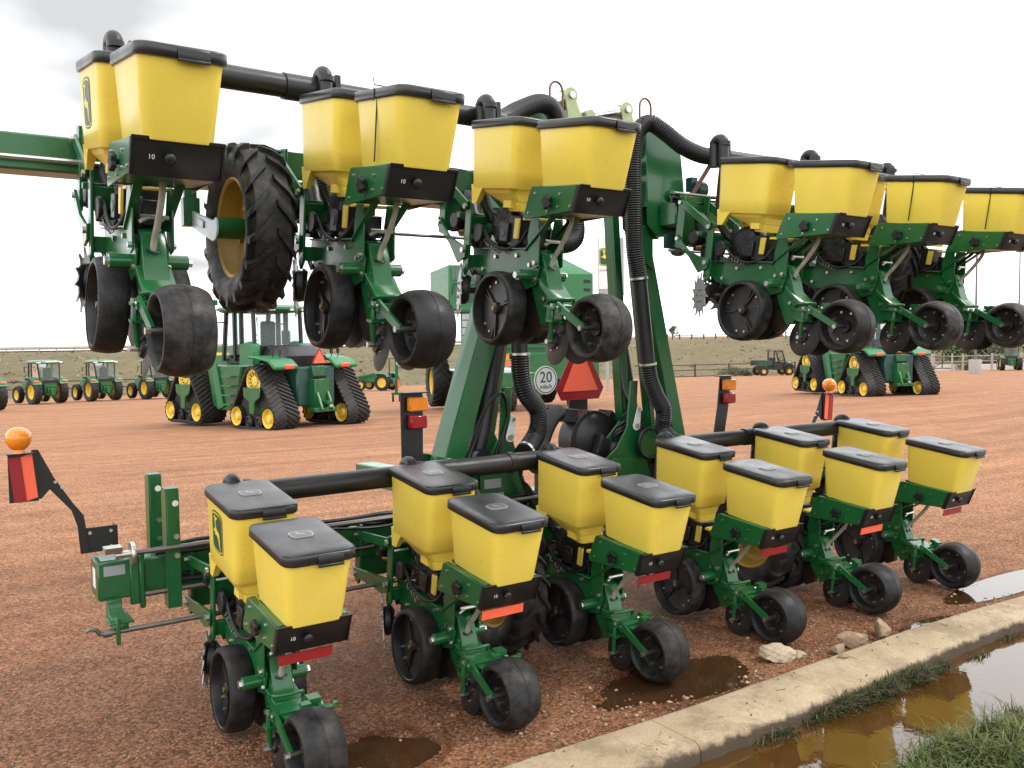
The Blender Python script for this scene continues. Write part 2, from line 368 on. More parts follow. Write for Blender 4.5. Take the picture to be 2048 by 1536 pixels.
def grid_mesh(name, xs, ys, zf, mat_, attrs=None):
    X, Y = np.meshgrid(xs, ys); Z = zf(X, Y); nx, ny = len(xs), len(ys)
    co = np.stack([X, Y, Z], -1).reshape(-1, 3); i = np.arange(nx*ny).reshape(ny, nx)
    q = np.stack([i[:-1, :-1], i[:-1, 1:], i[1:, 1:], i[1:, :-1]], -1).reshape(-1, 4)
    me = bpy.data.meshes.new(name); me.vertices.add(len(co)); me.vertices.foreach_set('co', co.ravel()); me.loops.add(q.size); me.loops.foreach_set('vertex_index', q.ravel().astype(np.int32))
    me.polygons.add(len(q)); me.polygons.foreach_set('loop_start', np.arange(0, q.size, 4, dtype=np.int32)); me.polygons.foreach_set('loop_total', np.full(len(q), 4, np.int32))
    me.update(calc_edges=True); me.polygons.foreach_set('use_smooth', [True]*len(q)); me.materials.append(mat_)
    for k, fn in (attrs or {}).items():
        a = me.attributes.new(k, 'FLOAT', 'POINT'); a.data.foreach_set('value', fn(X, Y).ravel().astype(np.float32))
    me.validate(); return me
def wet_shade(x, y):
    r = np.zeros_like(x)
    for cx, cy, rx, ry, dp in PUD:
        q = np.sqrt(((x-cx)/(rx+.10))**2+((y-cy)/(ry+.10))**2)+.22*nz(x, y, 4.); r = np.maximum(r, 1-sst(.75, 1.35, q))
    r = np.maximum(r, .6*(1-sst(-.46, -.30, y+.05*nz(x, y, 3.)))*(1-sst(6, 9, x)))
    nr = (1-sst(4.5, 9, .6*x+y+2.2))
    r = np.maximum(r, .62*sst(-.9, .3, nz(x, y, 1.7)+.5*nz(x+1, y, 5.))*sst(-.6, -.3, y)*(1-sst(.7, 1.5, y+.25*nz(x, y, 1.1)))*sst(-.6, .1, x)*(1-sst(5.0, 6.0, x)))  # damp band under the row units, their shade painted into the colour too
    r = np.maximum(r, nr*(.56+.42*sst(-.5, .6, nz(x, y, .9)+.4*nz(x, y, 3.))))  # damp near ground, darkened further by painted shade of the machine overhead
    return r
def lawn(x, y):
    r = (1-sst(-.84, -.72, y)); return r*(1-sst(14, 16, x))
ground = link('ground', grid_mesh('ground', axis(-2, 7, .03, 1500), axis(-2, 4, .03, 1500), gz, GM, {'wet_shade': wet_shade, 'lawn': lawn})); ground['kind'] = 'structure'

def water_mat(name, col, bstr):
    M, nn, ll, b = node_mat(name); g = nn.new('ShaderNodeNewGeometry'); P = g.outputs['Position']
    c = nmix(nn, ll, nnoise(nn, ll, P, 3.5, 6, .65), tuple(v*.6 for v in col), col); ll.new(c, b.inputs['Base Color'])
    b.inputs['Roughness'].default_value = .012; b.inputs['IOR'].default_value = 1.6; b.inputs['Specular IOR Level'].default_value = .5
    t = nn.new('ShaderNodeTexNoise'); t.inputs['Scale'].default_value = 24; t.inputs['Detail'].default_value = 3; ll.new(P, t.inputs['Vector'])
    bp = nn.new('ShaderNodeBump'); bp.inputs['Strength'].default_value = bstr; bp.inputs['Distance'].default_value = .01; ll.new(t.outputs['Fac'], bp.inputs['Height']); ll.new(bp.outputs[0], b.inputs['Normal'])
    return M
WAT = water_mat('muddy_water', (.085, .040, .010), .03); WAT2 = water_mat('puddle_water', (.06, .027, .012), .05)
def sheet(name, pts, z, M):
    me = bpy.data.meshes.new(name); me.from_pydata([(a, b, z) for a, b in pts], [], [tuple(range(len(pts)))]); me.materials.append(M); o = link(name, me); o['kind'] = 'structure'; return o
sheet('ditch_water', [(-7, -3.0), (15, -3.0), (15, -.66), (-7, -.66)], -.036, WAT)
for cx, cy, rx, ry, dp in PUD:
    sheet('puddle', [(cx+rx*1.6*cos(2*pi*k/28), cy+ry*1.6*sin(2*pi*k/28)) for k in range(28)], -.0150, WAT2)

# kerb: cast concrete pieces with a rounded top
def kerb_material():
    M, nn, ll, b = node_mat('kerb_concrete'); g = nn.new('ShaderNodeNewGeometry'); P = g.outputs['Position']
    c = nmix(nn, ll, nnoise(nn, ll, P, 4, 7, .65), (.36, .265, .16), (.50, .40, .265)); c = nmix(nn, ll, nnoise(nn, ll, P, 2.3, 7, .72, .50, .60, 0, .65), c, (.24, .175, .105)); c = nmix(nn, ll, nnoise(nn, ll, P, 14, 6, .75, .60, .72, 0, .6), c, (.20, .15, .095))
    st = nn.new('ShaderNodeVectorMath'); st.operation = 'SCALE'; ll.new(c, st.inputs[0]); ll.new(nnoise(nn, ll, P, 90, 3, .6, .3, .7, .82, 1.14), st.inputs[3]); c = st.outputs[0]
    sz = nn.new('ShaderNodeSeparateXYZ'); ll.new(P, sz.inputs[0]); mr = nn.new('ShaderNodeMapRange'); mr.inputs[1].default_value = .050; mr.inputs[2].default_value = .028; mr.inputs[3].default_value = 0; mr.inputs[4].default_value = 1
    sn = nn.new('ShaderNodeMath'); sn.operation = 'MULTIPLY_ADD'; ll.new(nnoise(nn, ll, P, 12, 5, .7), sn.inputs[0]); sn.inputs[1].default_value = .03; ll.new(sz.outputs[2], sn.inputs[2]); ll.new(sn.outputs[0], mr.inputs[0])
    c = nmix(nn, ll, mr.outputs[0], c, (.075, .05, .03))     # water-stained foot of the kerb
    ll.new(c, b.inputs['Base Color']); b.inputs['Roughness'].default_value = .85
    bp = nn.new('ShaderNodeBump'); bp.inputs['Strength'].default_value = .6; bp.inputs['Distance'].default_value = .008; ll.new(nnoise(nn, ll, P, 34, 8, .78), bp.inputs['Height']); ll.new(bp.outputs[0], b.inputs['Normal'])
    return M
KM = kerb_material()
def kfar(x): return -.475+.012*sin(x*2.1)+(-.045*max(0, x-3.6))
def knear(x): return -.815+.010*sin(x*1.7+1)+.03*sin(max(0, min(1, (x-2.6)/1.5))*pi/2)*1.0-(.05*max(0, x-4.2))
ks = [-3.9, -1.2, 1.48, 4.2, 6.9]
for a, b_ in zip(ks[:-1], ks[1:]):
    mb = MB(); loops = []; xs = np.linspace(a+.002, b_-.002, 90)
    for x in xs:
        f, nr = kfar(x), knear(x); wob = .004*sin(x*9)+.003*sin(x*23)+.003*sin(x*61)*sin(x*17); nr = nr+.004*sin(x*31)+.003*sin(x*73+1); top = .047+.004*sin(x*3.1)
        lp = [(x, f, -.14), (x, f, .03), (x, f-.012, top-.006), (x, f-.03, top), (x, (f+nr)/2, top+.002), (x, nr+.035, top-.002+wob), (x, nr+.012, top-.012+wob), (x, nr, top-.032), (x, nr-.004, -.14)]
        loops.append(lp)
    k = mb.loft(loops).build('kerb', KM, None, 0, 50); k['kind'] = 'structure'
# wet concrete slab beyond the kerb at the right edge
s_ = MB().prism([(4.75, -.60), (9.5, -.82), (9.5, -.42), (5.6, -.30)], 'z', -.12, .022).build('path_slab', CONC, None, .006); s_['kind'] = 'structure'

# rocks lying on the gravel
def rock(name, loc, sz, seed, label, M):
    bm = bmesh.new(); bmesh.ops.create_icosphere(bm, subdivisions=4, radius=1); rg = np.random.default_rng(seed)
    cuts = [(Vector(rg.normal(size=3)).normalized(), rg.uniform(.52, .85)) for _ in range(16)]
    ph = rg.uniform(0, 6, 6); 
    for v in bm.verts:
        p = v.co.copy()
        for n_, d_ in cuts:
            q = p.dot(n_)
            if q > d_: p -= n_*(q-d_)*.85
        p *= 1+.06*sin(5*p.x+ph[0])*sin(6*p.y+ph[1])+.05*sin(13*p.z+ph[2])*sin(11*p.x+ph[3])+.025*sin(27*p.y+ph[4])*sin(31*p.x+ph[5])
        v.co = Vector((p.x*sz[0], p.y*sz[1], p.z*sz[2]))
    me = bpy.data.meshes.new(name); bm.to_mesh(me); bm.free(); me.materials.append(M); me.polygons.foreach_set('use_smooth', [True]*len(me.polygons)); me.set_sharp_from_angle(angle=radians(28))
    zmin = min(v.co.z for v in me.vertices)
    o = link(name, me, None, (loc[0], loc[1], g1(loc[0], loc[1])-zmin-.012), (0, 0, rg.uniform(0, 6))); return tag(o, label, 'rock', 'loose stones beside the kerb')
ROCK = mat('limestone', (.44, .36, .25), .9, var=.35, scale=14, bump=.6, bscale=55, dust=.5, dcol=(.24, .15, .09)); ROCK2 = mat('brown_limestone', (.33, .235, .145), .9, var=.3, scale=14, bump=.6, bscale=55, dust=.6, dcol=(.17, .095, .055))
rock('rock', (2.68, -.25), (.115, .085, .062), 3, 'large pale knobbly rock in front of a press wheel', ROCK)
rock('rock', (2.82, -.29), (.055, .045, .034), 11, 'smaller pale rock touching the right end of the large pale rock', ROCK)
rock('rock', (3.20, -.385), (.115, .062, .062), 5, 'long brown rock against the kerb, behind a small cube-like stone', ROCK2)
rock('rock', (3.02, -.41), (.056, .046, .050), 8, 'small blocky brown rock between the pale rock and the kerb', ROCK2)
rock('rock', (3.48, -.385), (.125, .058, .066), 9, 'brown rock against the kerb nearest the blue puddle', ROCK2)
r_ = rock('rock', (2.86, -.55), (.035, .025, .016), 12, 'flat little stone lying on top of the kerb', ROCK2); r_.location.z = .052+.008

V_, F_ = [], []
tw = MB()
for _ in range(24):
    x = random.uniform(.8, 4.6); y = random.uniform(-.78, -.52); a = random.uniform(0, 6.28); l = random.uniform(.015, .07); b = random.uniform(-.6, .6)
    tw.tube([(x, y, .0535), (x+l*.5*cos(a), y+l*.5*sin(a), .0545), (x+l*cos(a+b), y+l*sin(a+b), .0535)], random.uniform(.0008, .0018), 4)
for _ in range(60):
    x = random.uniform(.7, 4.6); y = random.choice((random.uniform(-.78, -.52), random.gauss(-.50, .015))); r = random.uniform(.002, .006); tw.lathe([(0, -r), (r, -r*.3), (r*.8, r*.5), (0, r)], (x, y, .0515), (0, 0, 1), 5)
tw.build('kerb_litter', mat('dry_litter', (.16, .10, .055), .9, var=.4, scale=30))['kind'] = 'stuff'
# loose gravel (stuff)
def pebbles(name, P, S, M, seed=1):
    rg = np.random.default_rng(seed); base = np.array([(1, 0, 0), (-1, 0, 0), (0, 1, 0), (0, -1, 0), (0, 0, 1), (0, 0, -1)], float)*1.0
    F = np.array([(0, 2, 4), (2, 1, 4), (1, 3, 4), (3, 0, 4), (2, 0, 5), (1, 2, 5), (3, 1, 5), (0, 3, 5)])
    n = len(P); V = base[None]*rg.uniform(.6, 1.25, (n, 6, 1))+rg.normal(0, .16, (n, 6, 3)); V[:, :, 2] *= .62
    a = rg.uniform(0, 6.28, n); c, s = np.cos(a)[:, None], np.sin(a)[:, None]
    X = V[:, :, 0]*c-V[:, :, 1]*s; Y = V[:, :, 0]*s+V[:, :, 1]*c; V = np.stack([X, Y, V[:, :, 2]], -1)*S[:, None, None]+P[:, None, :]
    idx = (F[None]+6*np.arange(n)[:, None, None]).reshape(-1, 3)
    me = bpy.data.meshes.new(name); me.vertices.add(n*6); me.vertices.foreach_set('co', V.ravel()); me.loops.add(idx.size); me.loops.foreach_set('vertex_index', idx.ravel().astype(np.int32))
    me.polygons.add(len(idx)); me.polygons.foreach_set('loop_start', np.arange(0, idx.size, 3, dtype=np.int32)); me.polygons.foreach_set('loop_total', np.full(len(idx), 3, np.int32)); me.update(calc_edges=True); me.materials.append(M); me.validate()
    o = link(name, me); o['kind'] = 'stuff'; return o
def pebble_mat(name, cols):
    M, nn, ll, b = node_mat(name); g = nn.new('ShaderNodeNewGeometry'); r = nn.new('ShaderNodeValToRGB'); ll.new(g.outputs['Random Per Island'], r.inputs[0]); r.color_ramp.interpolation = 'CONSTANT'
    r.color_ramp.elements[0].color = (*cols[0], 1); r.color_ramp.elements[1].position = .999; r.color_ramp.elements[1].color = (*cols[-1], 1)
    for i, c in enumerate(cols[1:], 1): e = r.color_ramp.elements.new(i/len(cols)); e.color = (*c, 1)
    ll.new(r.outputs[0], b.inputs['Base Color']); b.inputs['Roughness'].default_value = .85; return M
PM = pebble_mat('pebble', [(.30, .14, .08), (.22, .10, .06), (.36, .19, .12), (.27, .13, .08), (.42, .26, .17), (.18, .085, .055), (.33, .16, .10), (.38, .22, .14)])
PM2 = pebble_mat('pale_pebble', [(.40, .28, .18), (.34, .20, .125), (.46, .35, .24), (.30, .17, .105), (.27, .14, .085), (.36, .23, .15)])
n_ = 26000; t_ = RNG.uniform(0, 1, n_); dpt = 2.6*(5.2**t_); la = RNG.uniform(-.62, .62, n_)*dpt
px_ = CAM.x+HF.x*dpt+HR.x*la; py_ = CAM.y+HF.y*dpt+HR.y*la; k_ = (py_ > -.46)
px_, py_ = px_[k_], py_[k_]; sz_ = RNG.uniform(.0035, .0085, len(px_)); pz_ = gz(px_, py_)+sz_*.15
pebbles('gravel', np.stack([px_, py_, pz_], -1), sz_, PM)
def scat(n, regs, lo, hi):
    X, Y = [], []
    for cx, cy, rx, ry in regs: X.append(RNG.normal(cx, rx, n)); Y.append(RNG.normal(cy, ry, n))
    X, Y = np.concatenate(X), np.concatenate(Y); k = Y > -.45; X, Y = X[k], Y[k]; s = lo+(hi-lo)*RNG.uniform(0, 1, len(X))**2.2; return np.stack([X, Y, gz(X, Y)+s*.2], -1), s
P_, S_ = scat(75, [(1.35, -.2, .3, .12), (1.6, -.3, .25, .1), (2.2, -.30, .5, .08), (3.0, -.33, .4, .08), (4.3, -.25, .5, .12), (4.9, -.35, .3, .1), (3.6, -.1, .8, .2), (.9, .0, .5, .3)], .004, .019)
pebbles('pale_gravel', P_, S_, PM2, 4)

# grass and weeds along the ditch (stuff)
def grass(name, regs, M):
    V, F = [], []
    for cx, cy, rx, ry, n, lo, hi, lean in regs:
        for _ in range(n):
            a, r = random.uniform(0, 6.28), sqrt(random.random()); x, y = cx+rx*r*cos(a), cy+ry*r*sin(a)
            z = g1s(x, y)-.004; h = random.uniform(lo, hi)*(1.15-.5*r); t = random.uniform(0, 6.28); l = h*random.uniform(.25, lean); wd = random.uniform(.0022, .0050)
            dx, dy = cos(t), sin(t); o = len(V)
            for k, (f, b) in enumerate(((0, 0), (.45, .22), (.8, .62), (1, 1))):
                zz_ = z+h*(f-.30*b*b*l/h); c = (x+dx*l*b, y+dy*l*b); ww = wd*(1-.75*f)
                V.append((c[0]-dy*ww, c[1]+dx*ww, zz_)); V.append((c[0]+dy*ww, c[1]-dx*ww, zz_))
            for k in range(3): F.append((o+2*k, o+2*k+1, o+2*k+3, o+2*k+2))
    me = bpy.data.meshes.new(name); me.from_pydata(V, [], F); me.materials.append(M); o = link(name, me); o['kind'] = 'stuff'; return o
gx_ = np.linspace(.8, 5.2, 221); gy_ = np.linspace(-2.3, -.6, 86); GZ_ = gz(*np.meshgrid(gx_, gy_))
def g1s(x, y):
    i = min(219, max(0, (x-.8)/.02)); j = min(84, max(0, (y+2.3)/.02)); return GZ_[int(j+.5), int(i+.5)]
GRASS = pebble_mat('grass_blade', [(.055, .080, .016), (.075, .105, .022), (.04, .06, .014), (.11, .125, .032), (.06, .09, .018), (.18, .155, .06)])
GRASSD = pebble_mat('wet_grass_blade', [(.032, .043, .012), (.042, .058, .015), (.026, .034, .010), (.06, .066, .02), (.13, .105, .045), (.05, .05, .018)])
grass('lawn_grass', [(2.35, -1.50, .60, .20, 1700, .04, .12, 1.7), (2.9, -1.75, .65, .28, 1900, .04, .12, 1.7), (1.75, -1.42, .22, .12, 260, .04, .12, 1.6), (2.5, -1.25, .45, .07, 240, .04, .14, 1.6)]+[(random.gauss(2.5, .4), random.gauss(-1.5, .16), .05, .05, 60, .07, .16, 1.3) for _ in range(26)], GRASS)
grass('kerb_weeds', [(2.75, -.84, .62, .06, 1500, .04, .10, 1.5), (3.1, -.82, .4, .05, 700, .04, .09, 1.5), (1.92, -.86, .17, .05, 330, .03, .085, 1.6), (2.45, -.86, .25, .06, 500, .04, .09, 1.5)]+[(random.uniform(2.2, 3.4), random.gauss(-.85, .03), .035, .03, 45, .06, .13, 1.4) for _ in range(22)]+[(1.6, -.88, .2, .04, 90, .02, .05, 2.), (3.05, -1.38, .09, .05, 170, .03, .07, 1.2), (4.15, -.80, .18, .05, 170, .03, .07, 1.2), (3.7, -.86, .13, .04, 150, .03, .06, 1.2)], GRASSD)

# ================================================================ the planter
S = .965; H = 1.024
planter = tag(empty('row_planter', (2.41, 1.39, 0)), 'long green twelve-row planter with yellow hoppers, wings folded over its centre section', 'planter')
PB = Vector((2.41, 1.39, 0))
def rel(p): return (p[0]-PB.x, p[1]-PB.y, p[2]-PB.z)
# ---- leaping-deer shield decal in unit coordinates (u right, v up, height 1)
def shield(s=1.):
    pts = []
    for sx, sy in ((1, 1), (-1, 1), (-1, -1), (1, -1)):
        seq = [(.40, .30), (.395, .38), (.36, .44), (.28, .475), (.15, .497)] if sx*sy > 0 else [(.15, .497), (.28, .475), (.36, .44), (.395, .38), (.40, .30)]
        pts += [(sx*a*s, sy*b*s) for a, b in seq]
    return pts
DEER = [(-.20, .37), (-.235, .335), (-.19, .33), (-.16, .30), (-.165, .24), (-.13, .12), (-.19, .05), (-.27, .02), (-.285, -.02), (-.24, -.03), (-.15, .0), (-.17, -.06), (-.13, -.09), (-.03, -.07), (.05, -.12), (.10, -.20), (.10, -.26), (.16, -.34), (.27, -.40), (.235, -.36), (.17, -.27), (.20, -.16), (.16, -.05), (.19, .0), (.15, .0), (.10, .03), (-.02, .06), (-.07, .12), (-.09, .24), (-.07, .30), (-.02, .30), (.04, .34), (.06, .40), (.01, .35), (-.05, .335), (-.03, .41), (-.07, .35), (-.10, .34), (-.12, .385), (-.15, .42), (-.14, .36)]
def decal(fn, h, M3):
    mb = MB()
    for lay, (pl, off, m) in enumerate(((shield(1.), .0012, 0), (shield(.93), .0020, 1), (shield(.87), .0028, 0), (DEER, .0036, 1))):
        mb.add([fn(a*h, b*h, off) for a, b in pl], [tuple(range(len(pl)))], m)
    return mb
# ---- row unit meshes (x lateral, y forward, z up; origin at the rear hopper lid)
def lid_mesh():
    mb = MB(); hx, hy = .155, .236
    mb.loft([rrect(hx-.003, hy-.003, .050, -.041), rrect(hx, hy, .052, -.037), rrect(hx, hy, .052, -.006), rrect(hx-.003, hy-.003, .050, -.001), rrect(hx-.012, hy-.012, .045, .002), rrect(hx-.05, hy-.06, .03, .0035), rrect(.03, .05, .02, .005)])
    return mb.mesh('hopper_lid', LID, 0, 45)
def latch_mesh():
    mb = MB(); prof = [(-.224, -.001), (-.238, -.004), (-.2435, -.014), (-.246, -.047), (-.240, -.049), (-.236, -.018)]
    mb.prism(prof, 'x', -.022, .085); mb.prism([(-.244, -.039), (-.250, -.042), (-.249, -.051), (-.240, -.051)], 'x', -.022, .085)
    return mb.mesh('lid_latch', BLK, .0015)
def badge_mesh():
    mb = MB(); sh = [(a*.10, b*.075) for a, b in [(.5, .25), (.42, .42), (.2, .5), (-.2, .5), (-.42, .42), (-.5, .25), (-.47, -.3), (-.35, -.5), (.35, -.5), (.47, -.3)]]
    mb.prism(sh, 'z', .004, .0095, 0); mb.prism([(a*.90, b*.88) for a, b in sh], 'z', .0095, .0102, 1)
    mb.add([(a*.075-.003, b*.062+.002, .0108) for a, b in DEER], [tuple(range(len(DEER)))], 0)
    return mb.mesh('lid_emblem', [BADGE, BADG2], .0)
def front_body():
    mb = MB(); X = -.0
    mb.loft([rrect(.126, .198, .03, -.352, X, .0), rrect(.130, .203, .035, -.347, X, 0), rrect(.1345, .209, .04, -.26, X, 0), rrect(.1445, .224, .046, -.03, X, 0), rrect(.146, .226, .047, -.015, X, 0)][::-1])
    # stepped funnel below the box
    mb.loft([rrect(.124, .2, .03, -.333, X, 0), rrect(.112, .135, .03, -.372, X, -.04), rrect(.108, .13, .03, -.376, X, -.042), rrect(.088, .085, .025, -.412, X, -.09), rrect(.084, .08, .025, -.416, X, -.092), rrect(.07, .052, .02, -.452, X, -.125), rrect(.066, .05, .02, -.462, X, -.125)])
    for sx in (-1, 1):
        mb.loft([[(sx*.1305, .06, -.33), (sx*.1305, .2, -.33), (sx*.09, .2, -.33), (sx*.09, .06, -.33)], [(sx*.1285, .10, -.362), (sx*.1285, .197, -.362), (sx*.09, .197, -.362), (sx*.09, .10, -.362)], [(sx*.126, .150, -.432), (sx*.126, .190, -.432), (sx*.10, .190, -.432), (sx*.10, .150, -.432)]])
        mb.box((sx*.075, -.1, -.42), (.03, .07, .05)); mb.box((sx*.06, .02, -.378), (.02, .04, .05))
    return mb.mesh('seed_hopper', YEL, 0, 40)
def rear_body():
    mb = MB()
    mb.loft([rrect(.108, .176, .030, -.312), rrect(.118, .186, .036, -.309), rrect(.121, .190, .040, -.300), rrect(.1435, .220, .047, -.04), rrect(.146, .224, .048, -.015)][::-1])
    return mb.mesh('insecticide_hopper', YEL, 0, 40)
PL = [(.215, -.325), (.20, -.312), (-.155, -.306), (-.135, -.418), (-.10, -.425), (.245, -.475), (.262, -.46)]
def unit_frame(up):
    mb = MB()
    ub, lb = ((1.13, -.265), (1.125, -.515)) if up else ((1.25, -.50), (1.25, -.735))
    # carrier of the rear hopper: two folded side plates
    for sx in (-1, 1):
        mb.prism(PL, 'x', sx*.149, sx*.155); mb.prism([(.21, -.316), (-.155, -.300), (-.155, -.306), (.21, -.322)], 'x', sx*.118, sx*.150)
    mb.box((0, .21, -.40), (.296, .006, .12)); mb.prism([(.20, -.45), (.20, -.456), (-.10, -.428), (-.10, -.422)], 'x', -.148, .148)
    # neck plates and struts up to the carrier
    for sx in (-1, 1):
        mb.prism([(.30, -.46), (.235, -.46), (.215, -.56), (.205, -.70), (.25, -.72), (.30, -.66), (.32, -.56)], 'x', sx*.070, sx*.078)
        mb.bar((sx*.075, .10, -.44), (sx*.07, .33, -.63), .010, .035, 0, (1, 0, 0))
        # main side frame
        mb.prism([(.86, -.645), (.60, -.635), (.31, -.615), (.22, -.70), (.24, -.80), (.34, -.835), (.50, -.82), (.64, -.80), (.80, -.785), (.86, -.74)], 'x', sx*.052, sx*.062)
        mb.prism([(.83, -.645), (.31, -.615), (.31, -.623), (.83, -.653)], 'x', sx*.03, sx*.085)
        # upright at the linkage
        mb.prism([(.865, -.405), (.85, -.385), (.825, -.385), (.81, -.405), (.805, -.76), (.84, -.80), (.865, -.76)], 'x', sx*.112, sx*.126)
        # parallel arms
        mb.bar((sx*.135, .838, -.42), (sx*.135, ub[0], ub[1]), .014, .052); 
        mb.prism([(.815, -.63), (.87, -.632), (1.0, -.655 + (.06 if up else 0)), (lb[0]+.02, lb[1]+.028), (lb[0]+.02, lb[1]-.028), (1.0, -.735 + (.10 if up else 0)), (.90, -.735), (.82, -.70)], 'x', sx*.128, sx*.142)
        # bracket on the toolbar
        mb.prism([(ub[0]-.03, ub[1]+.06), (ub[0]+.035, ub[1]+.06), (ub[0]+.035, lb[1]-.06), (lb[0]-.01, lb[1]-.07), (lb[0]-.03, lb[1]-.03)], 'x', sx*.108, sx*.124)
    mb.box((0, .835, -.52), (.23, .030, .10)); mb.box((0, .835, -.72), (.23, .03, .07))
    mb.box((0, ub[0]+.03, (ub[1]+lb[1])/2), (.24, .012, abs(ub[1]-lb[1])+.10)); mb.bar((-.14, .92, -.47), (.14, .92, -.47), .03, .03)
    # shank casting
    mb.prism([(.30, -.62), (.225, -.635), (.175, -.735), (.165, -.765), (.13, -.83), (.13, -.90 - (.08 if up else 0)), (.19, -.94 - (.06 if up else 0)), (.27, -.86), (.30, -.80), (.33, -.72)], 'x', -.046, .046)
    mb.prism([(.215, -.76), (.09, -.775 - (.07 if up else 0)), (.09, -.80 - (.07 if up else 0)), (.20, -.80)], 'x', -.066, .066)
    for sx in (-1, 1): mb.tube([(sx*.05, .285, -.752), (sx*.148, .285, -.752)], .029, 14)
    return mb.mesh('row_unit', GRN, .0022)
def unit_bolts(up):
    mb = MB(); ub, lb = ((1.13, -.265), (1.125, -.515)) if up else ((1.25, -.50), (1.25, -.735))
    for sx in (-1, 1):
        mb.disc((sx*.148, .285, -.752), (sx, 0, 0), .018, .016, 6); mb.disc((sx*.142, .838, -.42), (sx, 0, 0), .017, .014, 6); mb.disc((sx*.142, .838, -.66), (sx, 0, 0), .017, .014, 6)
        for p, q in ((.17, -.345), (.215, -.44), (-.03, -.345), (-.02, -.405), (.06, -.43), (-.115, -.40)): mb.disc((sx*.155, p, q), (sx, 0, 0), .0065, .006, 6)
        for p, q in ((.62, -.68), (.42, -.66), (.74, -.755), (.30, -.70), (.25, -.77)): mb.disc((sx*.062, p, q), (sx, 0, 0), .012, .012, 6)
        for q in (ub, lb): mb.disc((sx*.142, q[0], q[1]), (sx, 0, 0), .015, .012, 6)
        mb.disc((sx*.078, .235, -.685), (sx, 0, 0), .012, .012, 8); mb.disc((sx*.046, .17, -.86), (sx, 0, 0), .012, .014, 6)
    mb.tube([(-.05, .20, -.575), (.055, .20, -.575)], .009, 8); mb.tube([(-.055, .20, -.595), (-.02, .20, -.575)], .009, 8)
    return mb.mesh('bolt', STL)
def panel_mesh():
    mb = MB(); P_ = [(-.150, -.303), (-.176, -.303), (-.142, -.430), (-.116, -.430)]
    mb.prism(P_, 'x', -.157, .157); 
    fr = [(-.1775, -.298), (-.1855, -.298), (-.181, -.312), (-.174, -.312)]; mb.prism(fr, 'x', -.157, .157)
    for sx in (-1, 1): mb.prism([(-.176, -.305), (-.182, -.305), (-.148, -.43), (-.142, -.43)], 'x', sx*.150, sx*.157)
    mb.lathe([(0, -.012), (.010, -.012), (.018, -.008), (.0215, 0), (.018, .008), (.010, .02), (.010, .03)], (-.03, -.176, -.369), (0, .966, .259), 16)
    mb.prism([(.20, -.318), (-.15, -.312), (-.15, -.300), (.20, -.306)], 'x', -.112, .112)
    return mb.mesh('rear_panel', BLK, .002)
def ten_mesh():
    me = text_mesh('10', .024, WHT); R = Matrix.Rotation(radians(90)+.262, 4, 'X'); me.transform(Matrix.Translation((-.088, -.1608, -.366)) @ R); return me
def knob_mesh():
    mb = MB()
    for sx in (-1,):
        pts = []
        for k in range(25):
            a = 2*pi*k/25; r = .032+.006*cos(5*a); pts.append((.045+r*cos(a), -.385+r*sin(a)))
        mb.prism(pts, 'x', sx*.165, sx*.185); mb.disc((sx*.155, .045, -.385), (sx, 0, 0), .012, .012, 10)
    return mb.mesh('adjusting_knob', BLK, .003)
def reflector_mesh(): return MB().prism([(-.128, -.442), (-.132, -.442), (-.130, -.486), (-.126, -.486)], 'x', -.135, .095).mesh('reflector', [ORG])
def tyre_mesh(nm, R, wd, crown, rin, seam=False):
    mb = MB(); h = wd/2
    pr = [(rin, -h*.93), (R*.90-crown*.6, -h*.99), (R*.955-crown*.5, -h*.985), (R-crown*.55, -h*.90), (R-crown*.2, -h*.6), (R-.0015, -h*.28)]
    pr += [(R, -h*.05), (R-.0025, -h*.02), (R-.0025, h*.02), (R, h*.05)] if seam else [(R, 0)]
    pr += [(a, -b) for a, b in pr[5::-1]]
    pr += [(rin-.006, h*.8), (rin-.008, 0), (rin-.006, -h*.8)]
    return mb.lathe(pr, n=40, closed=True).mesh(nm, RUB, 0, 42)
def gauge_rim():
    mb = MB()
    for sx in (-1, 1):
        mb.lathe([(.178, sx*.054), (.172, sx*.057), (.166, sx*.052), (.163, sx*.035), (.160, sx*.012), (.10, sx*.006), (.034, sx*.008), (.030, sx*.030), (.020, sx*.034), (.0, sx*.034)], n=36)
        for k in range(3):
            a = 2*pi*k/3+.4
            for da in (-.10, .10): mb.bar((sx*.012, .03*cos(a), .03*sin(a)), (sx*.012, .162*cos(a+da), .162*sin(a+da)), .010, .014, 0, (1, 0, 0))
            for da in (.35, .80): mb.disc((sx*.008, .138*cos(a+da), .138*sin(a+da)), (sx, 0, 0), .0075, .010, 8, 1)
        mb.disc((sx*.034, 0, 0), (sx, 0, 0), .012, .008, 10, 2)
    return mb.mesh('gauge_wheel_rim', [RIMB, STL, BRS])
def press_rim():
    mb = MB()
    for sx in (-1, 1):
        mb.lathe([(.128, sx*.080), (.124, sx*.083), (.119, sx*.078), (.117, sx*.02), (.09, sx*.004), (.04, sx*.006), (.036, sx*.025), (.0, sx*.025)], n=32)
        for k in range(8):
            a = 2*pi*k/8; mb.disc((sx*.006, .088*cos(a), .088*sin(a)), (sx, 0, 0), .008, .014, 8, 1)
    mb.tube([(-.10, 0, 0), (.10, 0, 0)], .012, 10, 2)
    for sx in (-1, 1): mb.disc((sx*.102, 0, 0), (sx, 0, 0), .014, .020, 6, 1)
    return mb.mesh('press_wheel_rim', [RIMB, STL, STD])
